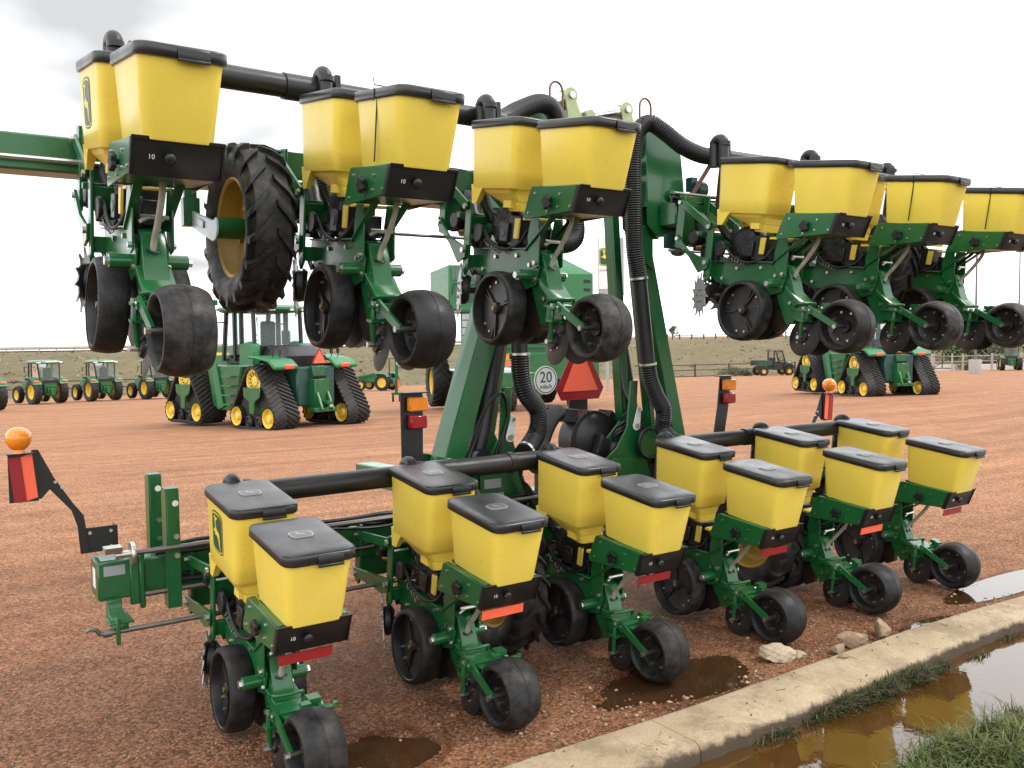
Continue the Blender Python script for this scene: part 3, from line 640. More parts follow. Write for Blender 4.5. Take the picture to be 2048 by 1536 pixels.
def closing_frame(up):
    mb = MB()
    # top plate, loop handle, side arms to wheel, hangers to the discs
    mb.prism([(-.075, .16), (.075, .16), (.085, .02), (.06, -.05), (-.06, -.05), (-.085, .02)], 'z', -.79, -.776); mb.prism([(-.05, .15), (.05, .15), (.07, .0), (-.07, .0)], 'z', -.85, -.84)
    for sx in (-1, 1):
        mb.box((sx*.062, .075, -.815), (.012, .13, .075)); mb.box((sx*.10, .035, -.78), (.045, .055, .012)); mb.box((sx*.10, .045, -.845), (.045, .05, .012))
        mb.bar((sx*.096, .022, -.765), (sx*.096, -.196, -.849), .014, .036); mb.tube([(sx*.105, .045, -.76), (sx*.105, .045, -.865), (sx*.098, .05, -.915), (sx*.092, .048, -.948)], [.013, .013, .012, .014], 8)
    mb.bar((-.11, .0, -.782), (.11, .0, -.782), .030, .030)
    mb.box((.02, -.045, -.757), (.042, .032, .062)); mb.box((.075, .01, -.752), (.055, .05, .035)); mb.tube([(.05, -.03, -.77), (.15, -.05, -.768)], .012, 8); mb.prism([(.14, -.06), (.17, -.045), (.15, -.03)], 'z', -.775, -.755)
    mb.tube(smooth_path([(-.062, .17, -.79), (-.062, .135, -.757), (-.058, .10, -.746), (.0, .085, -.742), (.05, .085, -.742), (.062, .09, -.748), (.064, .10, -.775)], 4), .0085, 8)
    return mb.mesh('closing_frame', GRN, .002)
def closing_bolts():
    mb = MB()
    for sx in (-1, 1):
        mb.disc((sx*.095, .048, -.948), (sx, 0, 0), .013, .030, 6); mb.disc((sx*.112, .04, -.774), (0, 0, 1), .009, .014, 6); mb.disc((sx*.103, -.002, -.775), (sx, 0, 0), .008, .012, 6)
    mb.disc((.02, -.061, -.752), (0, -1, 0), .013, .014, 6); mb.tube([(.045, .03, -.766), (.085, .0, -.742)], .007, 6)
    return mb.mesh('bolt', STL)
def closing_disc(sx):
    mb = MB(); mb.lathe([(.120, 0), (.098, sx*.006), (.055, sx*.014), (.0, sx*.016), ], n=28, m=0); mb.lathe([(.120, 0), (.098, sx*.0025), (.055, sx*.0105), (.0, sx*.0125)], n=28)
    mb.lathe([(.042, sx*.012), (.04, sx*.03), (.02, sx*.036), (0, sx*.036)], n=14, m=1)
    for k in range(5): a = 2*pi*k/5; mb.disc((sx*.014, .052*cos(a), .052*sin(a)), (sx, 0, 0), .005, .006, 6, 2)
    me = mb.mesh('closing_disc', [STD_BLK, BLK, STL]); me.transform(Matrix.Rotation(sx*.16, 4, 'Z') @ Matrix.Rotation(-sx*.14, 4, 'Y')); return me
STD_BLK = mat('black_disc', (.020, .020, .022), .4, .4, var=.3, dust=.45, dcol=(.15, .075, .04))
def star_wheel(sx):
    pts = []; T = 13
    for k in range(T):
        a = 2*pi*k/T
        for da, r in ((0, .112), (.13, .118), (.25, .152), (.30, .154), (.31, .125), (.40, .108)): pts.append((r*cos(a+da), r*sin(a+da)))
    mb = MB(); mb.prism(pts, 'x', -.003, .003); 
    for k in range(6): a = 2*pi*k/6; mb.disc((-sx*-.003, .045*cos(a), .045*sin(a)), (sx, 0, 0), .008, .010, 6, 0)
    mb.lathe([(.0, -sx*.055), (.06, -sx*.055), (.078, -sx*.04), (.082, -sx*.012), (.07, -sx*.004)], n=18, m=1)
    me = mb.mesh('row_cleaner_wheel', [STARM, BLK]); me.transform(Matrix.Rotation(sx*.46, 4, 'Z')); return me
STARM = mat('star_steel', (.34, .34, .34), .38, .75, var=.2, scale=20, dust=.3, dcol=(.18, .12, .08))
def cleaner_arm():
    mb = MB()
    mb.bar((0, .85, -.77), (0, .87, -.90), .04, .05); mb.tube([(-.12, .85, -.885), (.12, .85, -.885)], .018, 10); mb.box((0, .845, -.75), (.10, .03, .09)); mb.bar((-.10, .85, -.885), (-.10, .83, -.80), .012, .05); mb.bar((.10, .85, -.885), (.10, .83, -.80), .012, .05)
    mb.tube([(-.05, .86, -.80), (-.075, .885, -.72)], .012, 8, 1)
    return mb.mesh('row_cleaner_arm', [BLK, STL], .002)
def opener():
    mb = MB()
    for sx in (-1, 1): mb.lathe([(.185, 0), (.165, sx*.003), (.0, sx*.004)], (sx*.018, .455, -.90), (1, sx*-.03, 0), n=36)
    mb.prism([(.35, -.83), (.23, -.84), (.22, -.98), (.28, -1.02), (.34, -.95)], 'x', -.022, .022)
    return mb.mesh('opener_disc', STD_BLK)
def meter():
    mb = MB(); 
    mb.lathe([(.0, -.055), (.07, -.055), (.105, -.048), (.112, -.03), (.112, .03), (.10, .045), (0, .045)], (.0, .60, -.515), n=28)
    for k in range(12): a = 2*pi*k/12; mb.bar((-.055, .60+.03*cos(a), -.515+.03*sin(a)), (-.050, .60+.10*cos(a), -.515+.10*sin(a)), .012, .008, 0, (1, 0, 0))
    mb.box((0, .46, -.535), (.14, .10, .16)); mb.box((-.07, .53, -.545), (.035, .075, .10)); mb.tube([(-.09, .535, -.545), (-.055, .535, -.545)], .028, 12); mb.box((0, .70, -.47), (.06, .09, .05)); mb.box((.06, .52, -.60), (.05, .2, .05)); mb.box((0, .40, -.60), (.10, .06, .10))
    return mb.mesh('seed_meter', BLK, .004)
def meter_trim(): return MB().prism([(.44, -.47), (.40, -.47), (.405, -.575), (.445, -.575)], 'x', -.082, -.070).prism([(.30, -.462), (.37, -.462), (.37, -.478), (.30, -.475)], 'x', -.08, .08).mesh('meter_chute', YELP, .002)
def unit_hoses():
    mb = MB()
    mb.tube(smooth_path([(-.08, .82, -.52), (-.085, .72, -.55), (-.085, .64, -.61), (-.085, .52, -.635), (-.075, .40, -.60), (-.06, .35, -.53)], 5), .009, 8)
    P_ = smooth_path([(-.09, .70, -.60), (-.092, .62, -.632), (-.09, .54, -.65)], 14); 
    hel = []
    for i, p in enumerate(P_): a = i*1.5; hel.append(p+Vector((.012*cos(a), 0, .012*sin(a))))
    mb.tube(hel, .003, 5, 1)
    mb.tube(smooth_path([(.09, .85, -.50), (.06, .74, -.58), (.0, .66, -.62), (.05, .5, -.63)], 5), .008, 6); mb.tube(smooth_path([(-.10, 1.05, -.56), (-.05, .9, -.55), (-.02, .78, -.56), (0, .70, -.52)], 5), .010, 6); mb.tube([(-.085, .99, -.565), (-.07, .95, -.56)], .014, 8, 2)
    return mb.mesh('cable', [BLK, STD, BRS])
def drop_tube(): return MB().tube(smooth_path([(.0, .06, -.43), (.0, .07, -.49), (.0, .14, -.60), (-.002, .185, -.66), (-.004, .205, -.72)], 5), .0125, 10).lathe([(.022, -.004), (.030, 0), (.022, .006)], (-.004, .195, -.70), (0, .35, -.93), 12, 1, True).mesh('drop_tube', [CLR, BLK])
def down_spring(): 
    mb = MB(); hel = [(.0+.02*cos(i*.9), .40-.004*i*.0+.02*sin(i*.9), -.62-.0022*i) for i in range(50)]; mb.tube(hel, .004, 5); mb.tube([(.075, .18, -.47), (.075, .33, -.60)], .012, 8)
    return mb.mesh('spring', STD_BLK)
def vac_hose():
    mb = MB(); corrugated(mb, [(-.03, .872, .03), (-.03, .875, -.12), (-.02, .875, -.28), (.0, .86, -.40), (.01, .80, -.47), (.0, .72, -.505)], .030, .013, 10); return mb.mesh('vacuum_hose', BLK, 0, 60)
def drive_motor():
    mb = MB(); mb.box((.02, .985, -.53), (.13, .16, .12)); mb.lathe([(0, -.06), (.045, -.06), (.05, -.04), (.05, .05), (.03, .06), (0, .06)], (-.06, 1.0, -.50), (1, 0, 0), 14); mb.box((-.02, .92, -.60), (.09, .10, .08)); mb.box((.06, .74, -.56), (.05, .12, .09)); mb.tube([(-.09, .90, -.61), (.09, .90, -.61)], .014, 8); mb.box((-.055, .66, -.625), (.03, .10, .04)); mb.lathe([(0, -.01), (.05, -.01), (.05, .01), (0, .01)], (-.10, .76, -.56), (1, 0, 0), 16);
    return mb.mesh('drive_motor', BLK, .004)
def down_bag(up):
    mb = MB(); a, b = (Vector((0, .87, -.66)), Vector((0, 1.08, -.34 if up else -.52))); P = [a.lerp(b, t) for t in np.linspace(0, 1, 9)]; mb.tube(P, [.03, .05, .058, .05, .058, .05, .058, .05, .03], 14)
    return mb.mesh('down_force_bag', BLK, 0, 60)
SENS = MB().box((.0, .33, -.56), (.09, .09, .10)).tube([(-.04, .30, -.50), (-.04, .30, -.62)], .025, 10).mesh('seed_sensor', BLK, .004)
VH, DM, DB = vac_hose(), drive_motor(), {0: down_bag(0), 1: down_bag(1)}
LIDM, LATM, BADM, FB, RB = lid_mesh(), latch_mesh(), badge_mesh(), front_body(), rear_body()
UF = {0: unit_frame(0), 1: unit_frame(1)}; UBOLT = {0: unit_bolts(0), 1: unit_bolts(1)}
PANM, TENM, KNM, REFM = panel_mesh(), ten_mesh(), knob_mesh(), reflector_mesh()
REFR = REFM.copy(); REFR.materials.clear(); REFR.materials.append(RED)
GT, GR_ = tyre_mesh('gauge_wheel_tyre', .198, .118, .016, .172), gauge_rim()
PT, PR_ = tyre_mesh('press_wheel_tyre', .164, .180, .034, .122, True), press_rim()
CF, CB = closing_frame(0), closing_bolts(); CD = {s: closing_disc(s) for s in (-1, 1)}; SW = {s: star_wheel(s) for s in (-1, 1)}
CA, OP, MT, MTT, HS, DT, SPR = cleaner_arm(), opener(), meter(), meter_trim(), unit_hoses(), drop_tube(), down_spring()
def logo_mesh():
    fp, xo = .568, -.028
    def fn(u, v, off):
        q = -.175+v; hw = .146-(.0148-q*-1+0)*0; t = (-.015-q)/.3; hw = .146-.0155*t
        return (xo-hw-off, fp+.03-u, q+.027)
    return decal(fn, .20, None).mesh('emblem_decal', [DGR, DYL])
LOGO = logo_mesh()
STRAPM = MB().box((-.1415, .0, -.155), (.004, .006, .27)).box((-.1565, 0, -.025), (.003, .006, .05)).box((0, 0, .012), (.31, .006, .004)).tube([(-.155, 0, .01), (-.16, .01, .05)], .002, 5).mesh('tie_strap', BLK)
def make_unit(x, y, z, tilt, up, refl, logo=False, strap=False, jitter=0.):
    u = link('row_unit', UF[up], planter, rel((x, y, z)), (tilt, 0, 0))
    fx, fz, fp = -.028, .027, .568
    def c(n, me, loc=(0, 0, 0), rot=(0, 0, 0)): return link(n, me, u, loc, rot)
    c('seed_hopper', FB, (fx, fp, fz)); c('hopper_lid', LIDM, (fx, fp, fz)); c('lid_latch', LATM, (fx, fp, fz)); c('lid_emblem', BADM, (fx, fp, fz))
    c('insecticide_hopper', RB, (0, 0, 0)); c('hopper_lid', LIDM); c('lid_latch', LATM); c('lid_emblem', BADM)
    c('rear_panel', PANM); c('number_decal', TENM); c('adjusting_knob', KNM); c('frame_bolts', UBOLT[up])['kind'] = 'stuff'
    if refl: c('reflector', REFM if refl == 1 else REFR)
    gq = -.945 if up else -.880
    for s, dp in ((-1, .0), (1, .035)):
        c('gauge_wheel_tyre', GT, (s*.122, (.468 if up else .505)+dp, gq), (random.uniform(0, 6), s*-.05, s*.03)); c('gauge_wheel_rim', GR_, (s*.122, (.468 if up else .505)+dp, gq), (random.uniform(0, 6), s*-.05, s*.03))
    dp, dq = (-.02, -.108) if up else (.006, .0)
    c('closing_frame', CF, (0, dp, dq)); c('closing_frame_bolts', CB, (0, dp, dq))['kind'] = 'stuff'
    wq = -.849+dq
    c('press_wheel_tyre', PT, (.0, -.196+dp, wq), (random.uniform(0, 6), 0, 0)); c('press_wheel_rim', PR_, (0, -.196+dp, wq), (random.uniform(0, 6), 0, 0))
    for s in (-1, 1):
        c('closing_disc', CD[s], (s*.055, .048+dp, -.948+dq+(0 if up else .012)), (random.uniform(-.4, .4), 0, 0)); c('row_cleaner_wheel', SW[s], (s*.135, .865, -.885), (random.uniform(0, 6)*0+random.uniform(-.2, .2), 0, 0))
    c('row_cleaner_arm', CA); c('opener_disc', OP, (0, 0 if up else .037, gq+.893)); c('seed_meter', MT); c('meter_chute', MTT); c('cable', HS); c('drop_tube', DT); c('down_pressure_spring', SPR); c('vacuum_hose', VH); c('drive_motor', DM); c('seed_sensor', SENS); c('down_force_bag', DB[up])
    if logo: c('emblem_decal', LOGO)
    if strap: c('tie_strap', STRAPM)
    return u
for i in range(6): make_unit(i*S, 0, H, .125, 0, (2, 1, 2, 2, 1, 2)[i], i == 0)
UX = [-.506, .453, 1.412, 3.329, 4.288, 5.247]
for i, x in enumerate(UX): make_unit(x, -.157, H+1.823, .15, 1, 0, i == 0, i in (1, 4, 5))

# ---- frame parts of the planter
def pp(name, mb, mats, bev=.0, smooth=38, label=None):
    me = mb.mesh(name, mats, bev, smooth); me.transform(Matrix.Translation(-PB)); o = link(name, me, planter)
    if label: o['label'] = label
    return o
pp('toolbar', MB().box((2.41, 1.39, .634), (5.80, .178, .178)), GRN, .012)
for sx, x0 in ((-1, -.495), (1, 5.29)):
    pp('toolbar_end_block', MB().box((x0, 1.385, .634), (.155, .20, .195)).box((x0-sx*.13, 1.29, .62), (.028, .03, .30)).box((x0-sx*.095, 1.29, .62), (.05, .02, .25)), GRN, .008)
    pp('shaft_hanger', MB().prism([(1.26, .55), (1.26, .47), (1.10, .43), (1.07, .44), (1.07, .47), (1.22, .51), (1.22, .55)], 'x', x0-.05, x0+.02).box((x0-sx*-.03, 1.07, .44), (.018, .035, .13)).box((x0-.01, 1.15, .475), (.11, .16, .012)), GRN, .003)
pp('data_plate', MB().box((-.5735, 1.385, .64), (.001, .075, .10)), WHT)
pp('data_plate', MB().box((-.495, 1.385, .7335), (.11, .14, .001)), GREY); pp('data_plate', MB().box((-.495, 1.2835, .685), (.10, .001, .05)), GREY)
hexr = lambda a, b, r: MB().tube([a, b], r, 6)
pp('drive_shaft', hexr((-.42, 1.22, .775), (5.3, 1.22, .775), .014), STD); pp('drive_shaft', hexr((-.55, 1.08, .435), (5.35, 1.08, .435), .013), STD); pp('drive_shaft', hexr((-.36, 1.25, .55), (.1, 1.25, .55), .014), STD)
pp('shaft_sprocket', MB().lathe([(0, -.012), (.055, -.010), (.058, 0), (.055, .010), (0, .012)], (-.42, 1.22, .775), n=22).tube([(-.50, 1.22, .775), (-.42, 1.22, .775)], .018, 10).prism([(1.18, .82), (1.26, .82), (1.25, .79), (1.19, .79)], 'x', -.55, -.47), STL)
pp('shaft_hook', MB().tube(smooth_path([(-.55, 1.08, .435), (-.60, 1.08, .436), (-.62, 1.08, .46), (-.645, 1.08, .468), (-.665, 1.08, .46)], 4), .010, 8).tube([(-.59, 1.08, .435), (-.55, 1.08, .435)], .018, 10), STD)
# upright lock channels on the toolbar
for dx, dy, h0, h1 in ((-.275, 1.53, .70, 1.115), (-.250, 1.27, .46, 1.07)):
    pp('lock_channel', MB().box((dx, dy, (h0+h1)/2), (.008, .085, h1-h0)).box((dx+.034, dy-.04, (h0+h1)/2), (.062, .008, h1-h0)).box((dx+.03, dy+.0, h1+.004), (.066, .085, .008)), GRN, .002)
    pp('lock_channel_bolt', MB().disc((dx+.045, dy-.044, h1-.24), (0, -1, 0), .014, .014, 8), STL); pp('lock_channel_bolt', MB().disc((dx+.045, dy-.044, h1-.34), (0, -1, 0), .014, .014, 8), STL)
    pp('channel_hole', MB().disc((dx+.045, dy-.0445, h1-.07), (0, -1, 0), .016, .001, 14), WHT)
# marker lamp arms at both ends
def marker(sx, x0):
    X = lambda v: x0+sx*v
    pp('marker_bracket', MB().box((X(-.06), 1.50, .81), (.15, .008, .13)).box((X(-.06+.072), 1.55, .81), (.008, .10, .12)), BLK, .002)
    pp('marker_arm', MB().prism([(X(a), b) for a, b in ((-.37, 1.30), (-.34, 1.30), (-.275, 1.155), (-.19, 1.01), (-.145, .945), (-.138, .90), (-.125, .745), (-.165, .745), (-.175, .89), (-.20, .975), (-.295, 1.095), (-.335, 1.05), (-.36, 1.06))], 'y', 1.492, 1.500), BLK, .001)
    pp('marker_bolts', MB().disc((X(-.02), 1.491, .85), (0, -1, 0), .009, .008, 8).disc((X(-.02), 1.491, .77), (0, -1, 0), .009, .008, 8).disc((X(-.12), 1.491, .85), (0, -1, 0), .009, .008, 8).disc((X(-.24), 1.491, 1.10), (0, -1, 0), .008, .006, 8).disc((X(-.27), 1.491, 1.13), (0, -1, 0), .008, .006, 8), STL)
    pp('marker_reflector', MB().prism([(X(-.475), 1.27), (X(-.42), 1.27), (X(-.40), 1.05), (X(-.455), 1.05)], 'y', 1.470, 1.478), RED); pp('marker_reflector', MB().prism([(X(-.42), 1.27), (X(-.37), 1.285), (X(-.35), 1.065), (X(-.40), 1.05)], 'y', 1.474, 1.482), ORG)
    pp('reflector_backing', MB().box((X(-.41), 1.486, 1.165), (.13, .006, .24)).box((X(-.42), 1.48, 1.287), (.12, .05, .006)), BLK)
    pp('marker_lamp', MB().lathe([(0, -.068), (.028, -.068), (.026, -.05), (.042, -.038), (.056, -.015), (.060, .005), (.056, .028), (.042, .048), (.02, .060), (0, .062)], (X(-.425), 1.48, 1.358), (0, 0, 1), 22), AMB, 0, 50)
marker(1, -.45); marker(-1, 5.10)
# wing toolbars
pp('wing_toolbar', MB().box((.10, 1.145, 2.69), (3.3, .17, .165)), GRN, .01); pp('wing_toolbar', MB().box((4.75, 1.145, 2.69), (3.1, .17, .165)), GRN, .01)
pp('wing_drive_shaft', hexr((-1.6, 1.03, 2.655), (1.6, 1.03, 2.655), .012), STL); pp('wing_drive_shaft', hexr((3.15, 1.03, 2.82), (6.2, 1.03, 2.82), .012), STD); pp('wing_drive_shaft', hexr((3.10, 1.03, 2.42), (6.2, 1.03, 2.42), .010), STD); pp('wing_drive_shaft', hexr((.45, 1.05, 2.42), (1.5, 1.05, 2.42), .010), STD)
# main frame: hitch tongue and cross member ahead of the bar
pp('centre_frame', MB().box((2.41, 1.85, .62), (1.9, .16, .16)).box((1.6, 1.65, .63), (.14, .38, .16)).box((3.22, 1.65, .63), (.14, .38, .16)).bar((2.41, 1.85, .60), (2.41, 4.6, .50), .2, .2), GRN, .01)
# lift arms and their towers
def arm(name, a, b, wx, wy, M=GRN):
    a = Vector(a); b = Vector(b); mb = MB()
    mb.add([(a.x-wx, a.y-wy, a.z), (a.x+wx, a.y-wy, a.z), (a.x+wx, a.y+wy, a.z), (a.x-wx, a.y+wy, a.z), (b.x-wx, b.y-wy, b.z), (b.x+wx, b.y-wy, b.z), (b.x+wx, b.y+wy, b.z), (b.x-wx, b.y+wy, b.z)], [(3, 2, 1, 0), (4, 5, 6, 7), (0, 1, 5, 4), (1, 2, 6, 5), (2, 3, 7, 6), (3, 0, 4, 7)])
    return pp(name, mb, M, .008)
arm('lift_arm', (1.475, 1.40, .95), (2.15, 1.40, 2.95), .078, .095); arm('lift_arm', (3.52, 1.40, 1.02), (3.05, 1.40, 2.95), .065, .065)
arm('lift_link', (3.145, 1.56, 1.05), (2.98, 1.52, 3.0), .038, .05); arm('lift_link', (1.86, 1.56, 1.0), (2.22, 1.52, 3.0), .05, .06); arm('lift_link', (3.20, 1.33, 1.12), (3.02, 1.33, 2.55), .028, .04)
for x, sx in ((1.45, -1), (3.46, 1)):
    pp('arm_foot', MB().prism([(x-.11, .73), (x+.11, .73), (x+.10, 1.06), (x-.08, 1.10)], 'y', 1.285, 1.30).prism([(x-.11, .73), (x+.11, .73), (x+.10, 1.06), (x-.08, 1.10)], 'y', 1.53, 1.545).box((x, 1.42, .90), (.2, .22, .2)), GRN, .004)
for x in (1.90, 3.02):
    pp('pivot_plate', MB().prism([(x-.20, .72), (x+.24, .72), (x+.15, .96), (x+.07, 1.22), (x+.09, 1.50), (x+.02, 1.50), (x-.02, 1.16), (x-.12, 1.02), (x-.22, .95)], 'y', 1.36, 1.376).prism([(x-.20, .72), (x+.24, .72), (x+.12, 1.0), (x+.02, 1.2), (x-.2, 1.0)], 'y', 1.48, 1.496).box((x-.1, 1.33, .84), (.18, .02, .22)), GRN, .003)
    lk = MB(); lk.prism([(x+.06+.035*cos(a), 1.17+.035*sin(a)) for a in np.linspace(pi*.95, 2.05*pi, 9)]+[(x+.085+.022*cos(a), 1.29+.022*sin(a)) for a in np.linspace(0, pi, 7)], 'y', 1.344, 1.352)
    pp('latch_link', lk, WHT, .002); pp('latch_pin', MB().disc((x+.06, 1.344, 1.17), (0, -1, 0), .018, .012, 10), STL); pp('latch_pin', MB().disc((x+.085, 1.344, 1.285), (0, -1, 0), .012, .012, 10), STL)
pp('warning_decal', MB().box((1.80, 1.3185, .88), (.13, .001, .06)), GREY); pp('warning_decal', MB().box((1.82, 1.3185, .79), (.13, .001, .05)), GREY)
pp('lift_cylinder', MB().tube([(1.74, 1.42, 1.05), (2.05, 1.45, 2.3)], .062, 16).tube([(2.05, 1.45, 2.3), (2.17, 1.45, 2.85)], .03, 12, 0).disc((1.74, 1.33, 1.05), (0, 1, 0), .06, .18, 14), [BLK, CHR]); pp('lift_cylinder', MB().tube([(3.31, 1.60, 1.08), (3.08, 1.60, 2.2)], .042, 16).tube([(3.08, 1.60, 2.2), (3.05, 1.55, 2.7)], .02, 12, 0), [BLK, CHR])
# wing end towers, pins and top cylinders
def tower(mir):
    X = (lambda v: 5.32-v) if mir else (lambda v: v)
    P1 = [(X(3.20), 3.36), (X(3.27), 3.30), (X(3.43), 3.14), (X(3.46), 2.90), (X(3.46), 2.56), (X(3.18), 2.54), (X(3.10), 2.62), (X(3.08), 3.26), (X(3.13), 3.35)]
    pp('wing_tower', MB().prism(P1, 'y', 1.235, 1.25).prism(P1, 'y', 1.50, 1.515).box((X(3.42), 1.375, 2.80), (.05, .25, .46)).box((X(3.12), 1.375, 3.0), (.03, .25, .5)).prism([(X(3.06), 2.62), (X(3.2), 2.62), (X(3.2), 2.3), (X(3.0), 2.45)], 'y', 1.29, 1.31), GRN, .004)
    pp('tower_pin', MB().disc((X(3.32), 1.234, 2.84), (0, -1, 0), .04, .03, 16).disc((X(3.32), 1.204, 2.84), (0, -1, 0), .022, .012, 6), GRN)
    if mir: return
    pp('shaft_clutch', MB().lathe([(0, -.05), (.05, -.05), (.062, -.03), (.062, .03), (.04, .05), (0, .05)], (X(3.50), 1.12, 2.88), (1, 0, 0), 18).box((X(3.46), 1.16, 2.92), (.06, .06, .10)), [DKG]); pp('shaft_bearing', MB().lathe([(0, -.03), (.055, -.03), (.06, 0), (.055, .03), (0, .03)], (X(3.28), 1.12, 2.45), (1, 0, 0), 16).box((X(3.25), 1.16, 2.50), (.12, .03, .10)), [DKG])
DKG = mat('dark_green', (.012, .06, .045), .35, var=.15)
tower(0); tower(1)
OLV = mat('olive_yellow_zinc', (.36, .42, .22), .35, .3, var=.15)
for xa, za, xb, zb in ((2.62, 3.34, 2.95, 3.42), (2.16, 3.33, 2.45, 3.45)):
    for yy in (1.28, 1.36):
        for xx, z2 in ((xa, za), (xb, zb)):
            r = .055 if xx == xb else .04
            pl = [(xx+r*cos(a), z2+r*sin(a)) for a in np.linspace(-.2*pi, 1.1*pi, 12)] + [(xx-.02, z2-.22), (xx+.13, z2-.22)]
            pp('cylinder_lug', MB().prism(pl, 'y', yy, yy+.014), OLV, .002)
    pp('fold_cylinder', MB().tube([(xa, 1.33, za), (xa+(xb-xa)*.85, 1.33, za+(zb-za)*.85)], .042, 14).tube([(xa, 1.33, za-.06), (xb, 1.33, zb-.05)], .03, 10, 1), [CHR, RST]); pp('cylinder_pin', MB().disc((xb, 1.28, zb), (0, -1, 0), .024, .016, 12), STL)
for a_, b_ in (((2.66, 1.335, 3.16), (3.10, 1.375, 3.02)), ((3.0, 1.335, 3.24), (3.12, 1.375, 3.12)), ((2.50, 1.335, 3.26), (2.16, 1.375, 3.05)), ((2.20, 1.335, 3.16), (2.10, 1.375, 3.0))): pp('lug_beam', MB().bar(a_, b_, .07, .10), GRN, .006)
# vacuum manifolds, hoses and fan
pp('vacuum_manifold', MB().tube([(-.02, .80, 1.085), (1.2, .85, 1.082), (2.05, .92, 1.075)], .056, 18).tube([(1.0, .842, 1.083), (1.22, .852, 1.082)], .062, 18).tube([(1.62, .89, 1.08), (1.66, .893, 1.08)], .064, 18), BLK)
pp('vacuum_manifold', MB().tube([(3.1, .92, 1.075), (4.2, .86, 1.08), (5.0, .80, 1.085)], .056, 18).tube([(3.7, .885, 1.08), (3.9, .87, 1.08)], .062, 18), BLK)
pp('vacuum_manifold', MB().tube([(-.45, .70, 3.055), (1.60, .86, 3.085)], .056, 18).tube([(.25, .755, 3.065), (.45, .77, 3.068)], .064, 18), BLK); pp('vacuum_manifold', MB().tube([(3.47, .98, 3.10), (5.4, .90, 3.09)], .056, 18).tube([(3.47, .98, 3.10), (3.62, .975, 3.10)], .064, 18), BLK)
def elbow(x, y, z):
    pts = [(x-.03, y-.01, z-.12)]+[(x-.03, y+.03+.040*cos(a), z+.032*sin(a)) for a in np.linspace(pi, 0, 8)]+[(x-.03, y+.07, z-.15)]
    pp('vacuum_elbow', MB().tube(smooth_path(pts, 2), .035, 14).tube([(x-.03, y-.025, z-.02), (x-.03, y-.025, z+.005)], .036, 12), BLK)
    pp('manifold_clamp', MB().box((x+.045, y+.03, z-.02), (.03, .05, .10)), BLK, .002)
for i in range(6): elbow(i*S, .80, 1.120)
for x in UX: elbow(x+(.02 if x < 2 else -.02), .70, 3.115)
pp('manifold_strut', MB().bar((3.50, 1.0, 3.06), (3.34, 1.1, 2.76), .012, .03), RST); pp('manifold_strut', MB().bar((1.50, .86, 3.14), (1.50, .86, 3.04), .03, .06), BLK)
hs = MB(); corrugated(hs, [(1.925, 1.17, 1.72), (1.932, 1.17, 1.60), (1.965, 1.17, 1.47), (2.06, 1.17, 1.35), (2.055, 1.17, 1.22), (1.96, 1.12, 1.14), (1.86, 1.05, 1.10)], .062)
pp('corrugated_hose', hs, BLK, 0, 60); pp('hose_pipe', MB().tube([(1.90, 1.17, 2.55), (1.925, 1.17, 1.73)], .055, 16), BLK); pp('hose_clamp', MB().tube([(1.925, 1.17, 1.728), (1.925, 1.17, 1.713)], .066, 18), STL); pp('hose_clamp', MB().tube([(1.89, 1.06, 1.11), (1.875, 1.055, 1.105)], .068, 18), STL)
hs = MB(); corrugated(hs, [(2.52, 1.56, 1.285), (2.42, 1.48, 1.275), (2.30, 1.40, 1.21), (2.17, 1.30, 1.10), (2.05, 1.15, 1.03), (1.92, 1.0, 1.03)], .060); pp('corrugated_hose', hs, BLK, 0, 60)
hs = MB(); corrugated(hs, [(3.55, .98, 3.10), (3.40, 1.0, 3.10), (3.24, 1.03, 3.15), (3.10, 1.08, 3.25), (3.0, 1.12, 3.30), (2.91, 1.14, 3.22), (2.88, 1.15, 3.02), (2.885, 1.15, 2.7), (2.89, 1.15, 2.42), (2.92, 1.15, 2.28), (2.93, 1.15, 2.21)], .060); pp('corrugated_hose', hs, BLK, 0, 60)
pp('hose_pipe', MB().tube([(2.93, 1.15, 2.23), (3.01, 1.15, 1.62)], .054, 16), BLK); pp('hose_clamp', MB().tube([(2.928, 1.15, 2.235), (2.93, 1.15, 2.22)], .064, 18), STL); pp('hose_clamp', MB().tube([(3.008, 1.15, 1.635), (3.01, 1.15, 1.62)], .064, 18), STL)
hs = MB(); corrugated(hs, [(3.01, 1.15, 1.63), (3.03, 1.15, 1.52), (3.09, 1.15, 1.40), (3.16, 1.15, 1.29), (3.16, 1.15, 1.15), (3.12, 1.0, 1.08)], .060); pp('corrugated_hose', hs, BLK, 0, 60)
hs = MB(); corrugated(hs, [(1.58, .86, 3.085), (1.70, .95, 3.14), (1.84, 1.02, 3.215), (2.02, 1.07, 3.29), (2.14, 1.1, 3.285), (2.21, 1.12, 3.2), (2.24, 1.12, 3.0), (2.30, 1.10, 2.7), (2.30, 1.06, 2.50), (2.20, 1.03, 2.42), (2.0, 1.05, 2.42), (1.93, 1.15, 2.5)], .060); pp('corrugated_hose', hs, BLK, 0, 60)
for x in (2.19, 2.96): pp('hose_hoop', MB().tube([(x-.052, 1.11, 3.25)]+[(x-.052*cos(a), 1.11, 3.40+.06*sin(a)) for a in np.linspace(0, pi, 9)]+[(x+.052, 1.11, 3.25)], .008, 8), RST)
fan = MB(); FC = (2.90, 1.70, 1.06); sp = [(FC[0]+(.21+.06*t/6.28)*cos(t+.9), FC[2]+(.21+.06*t/6.28)*sin(t+.9)) for t in np.linspace(0, 6.28, 34)]
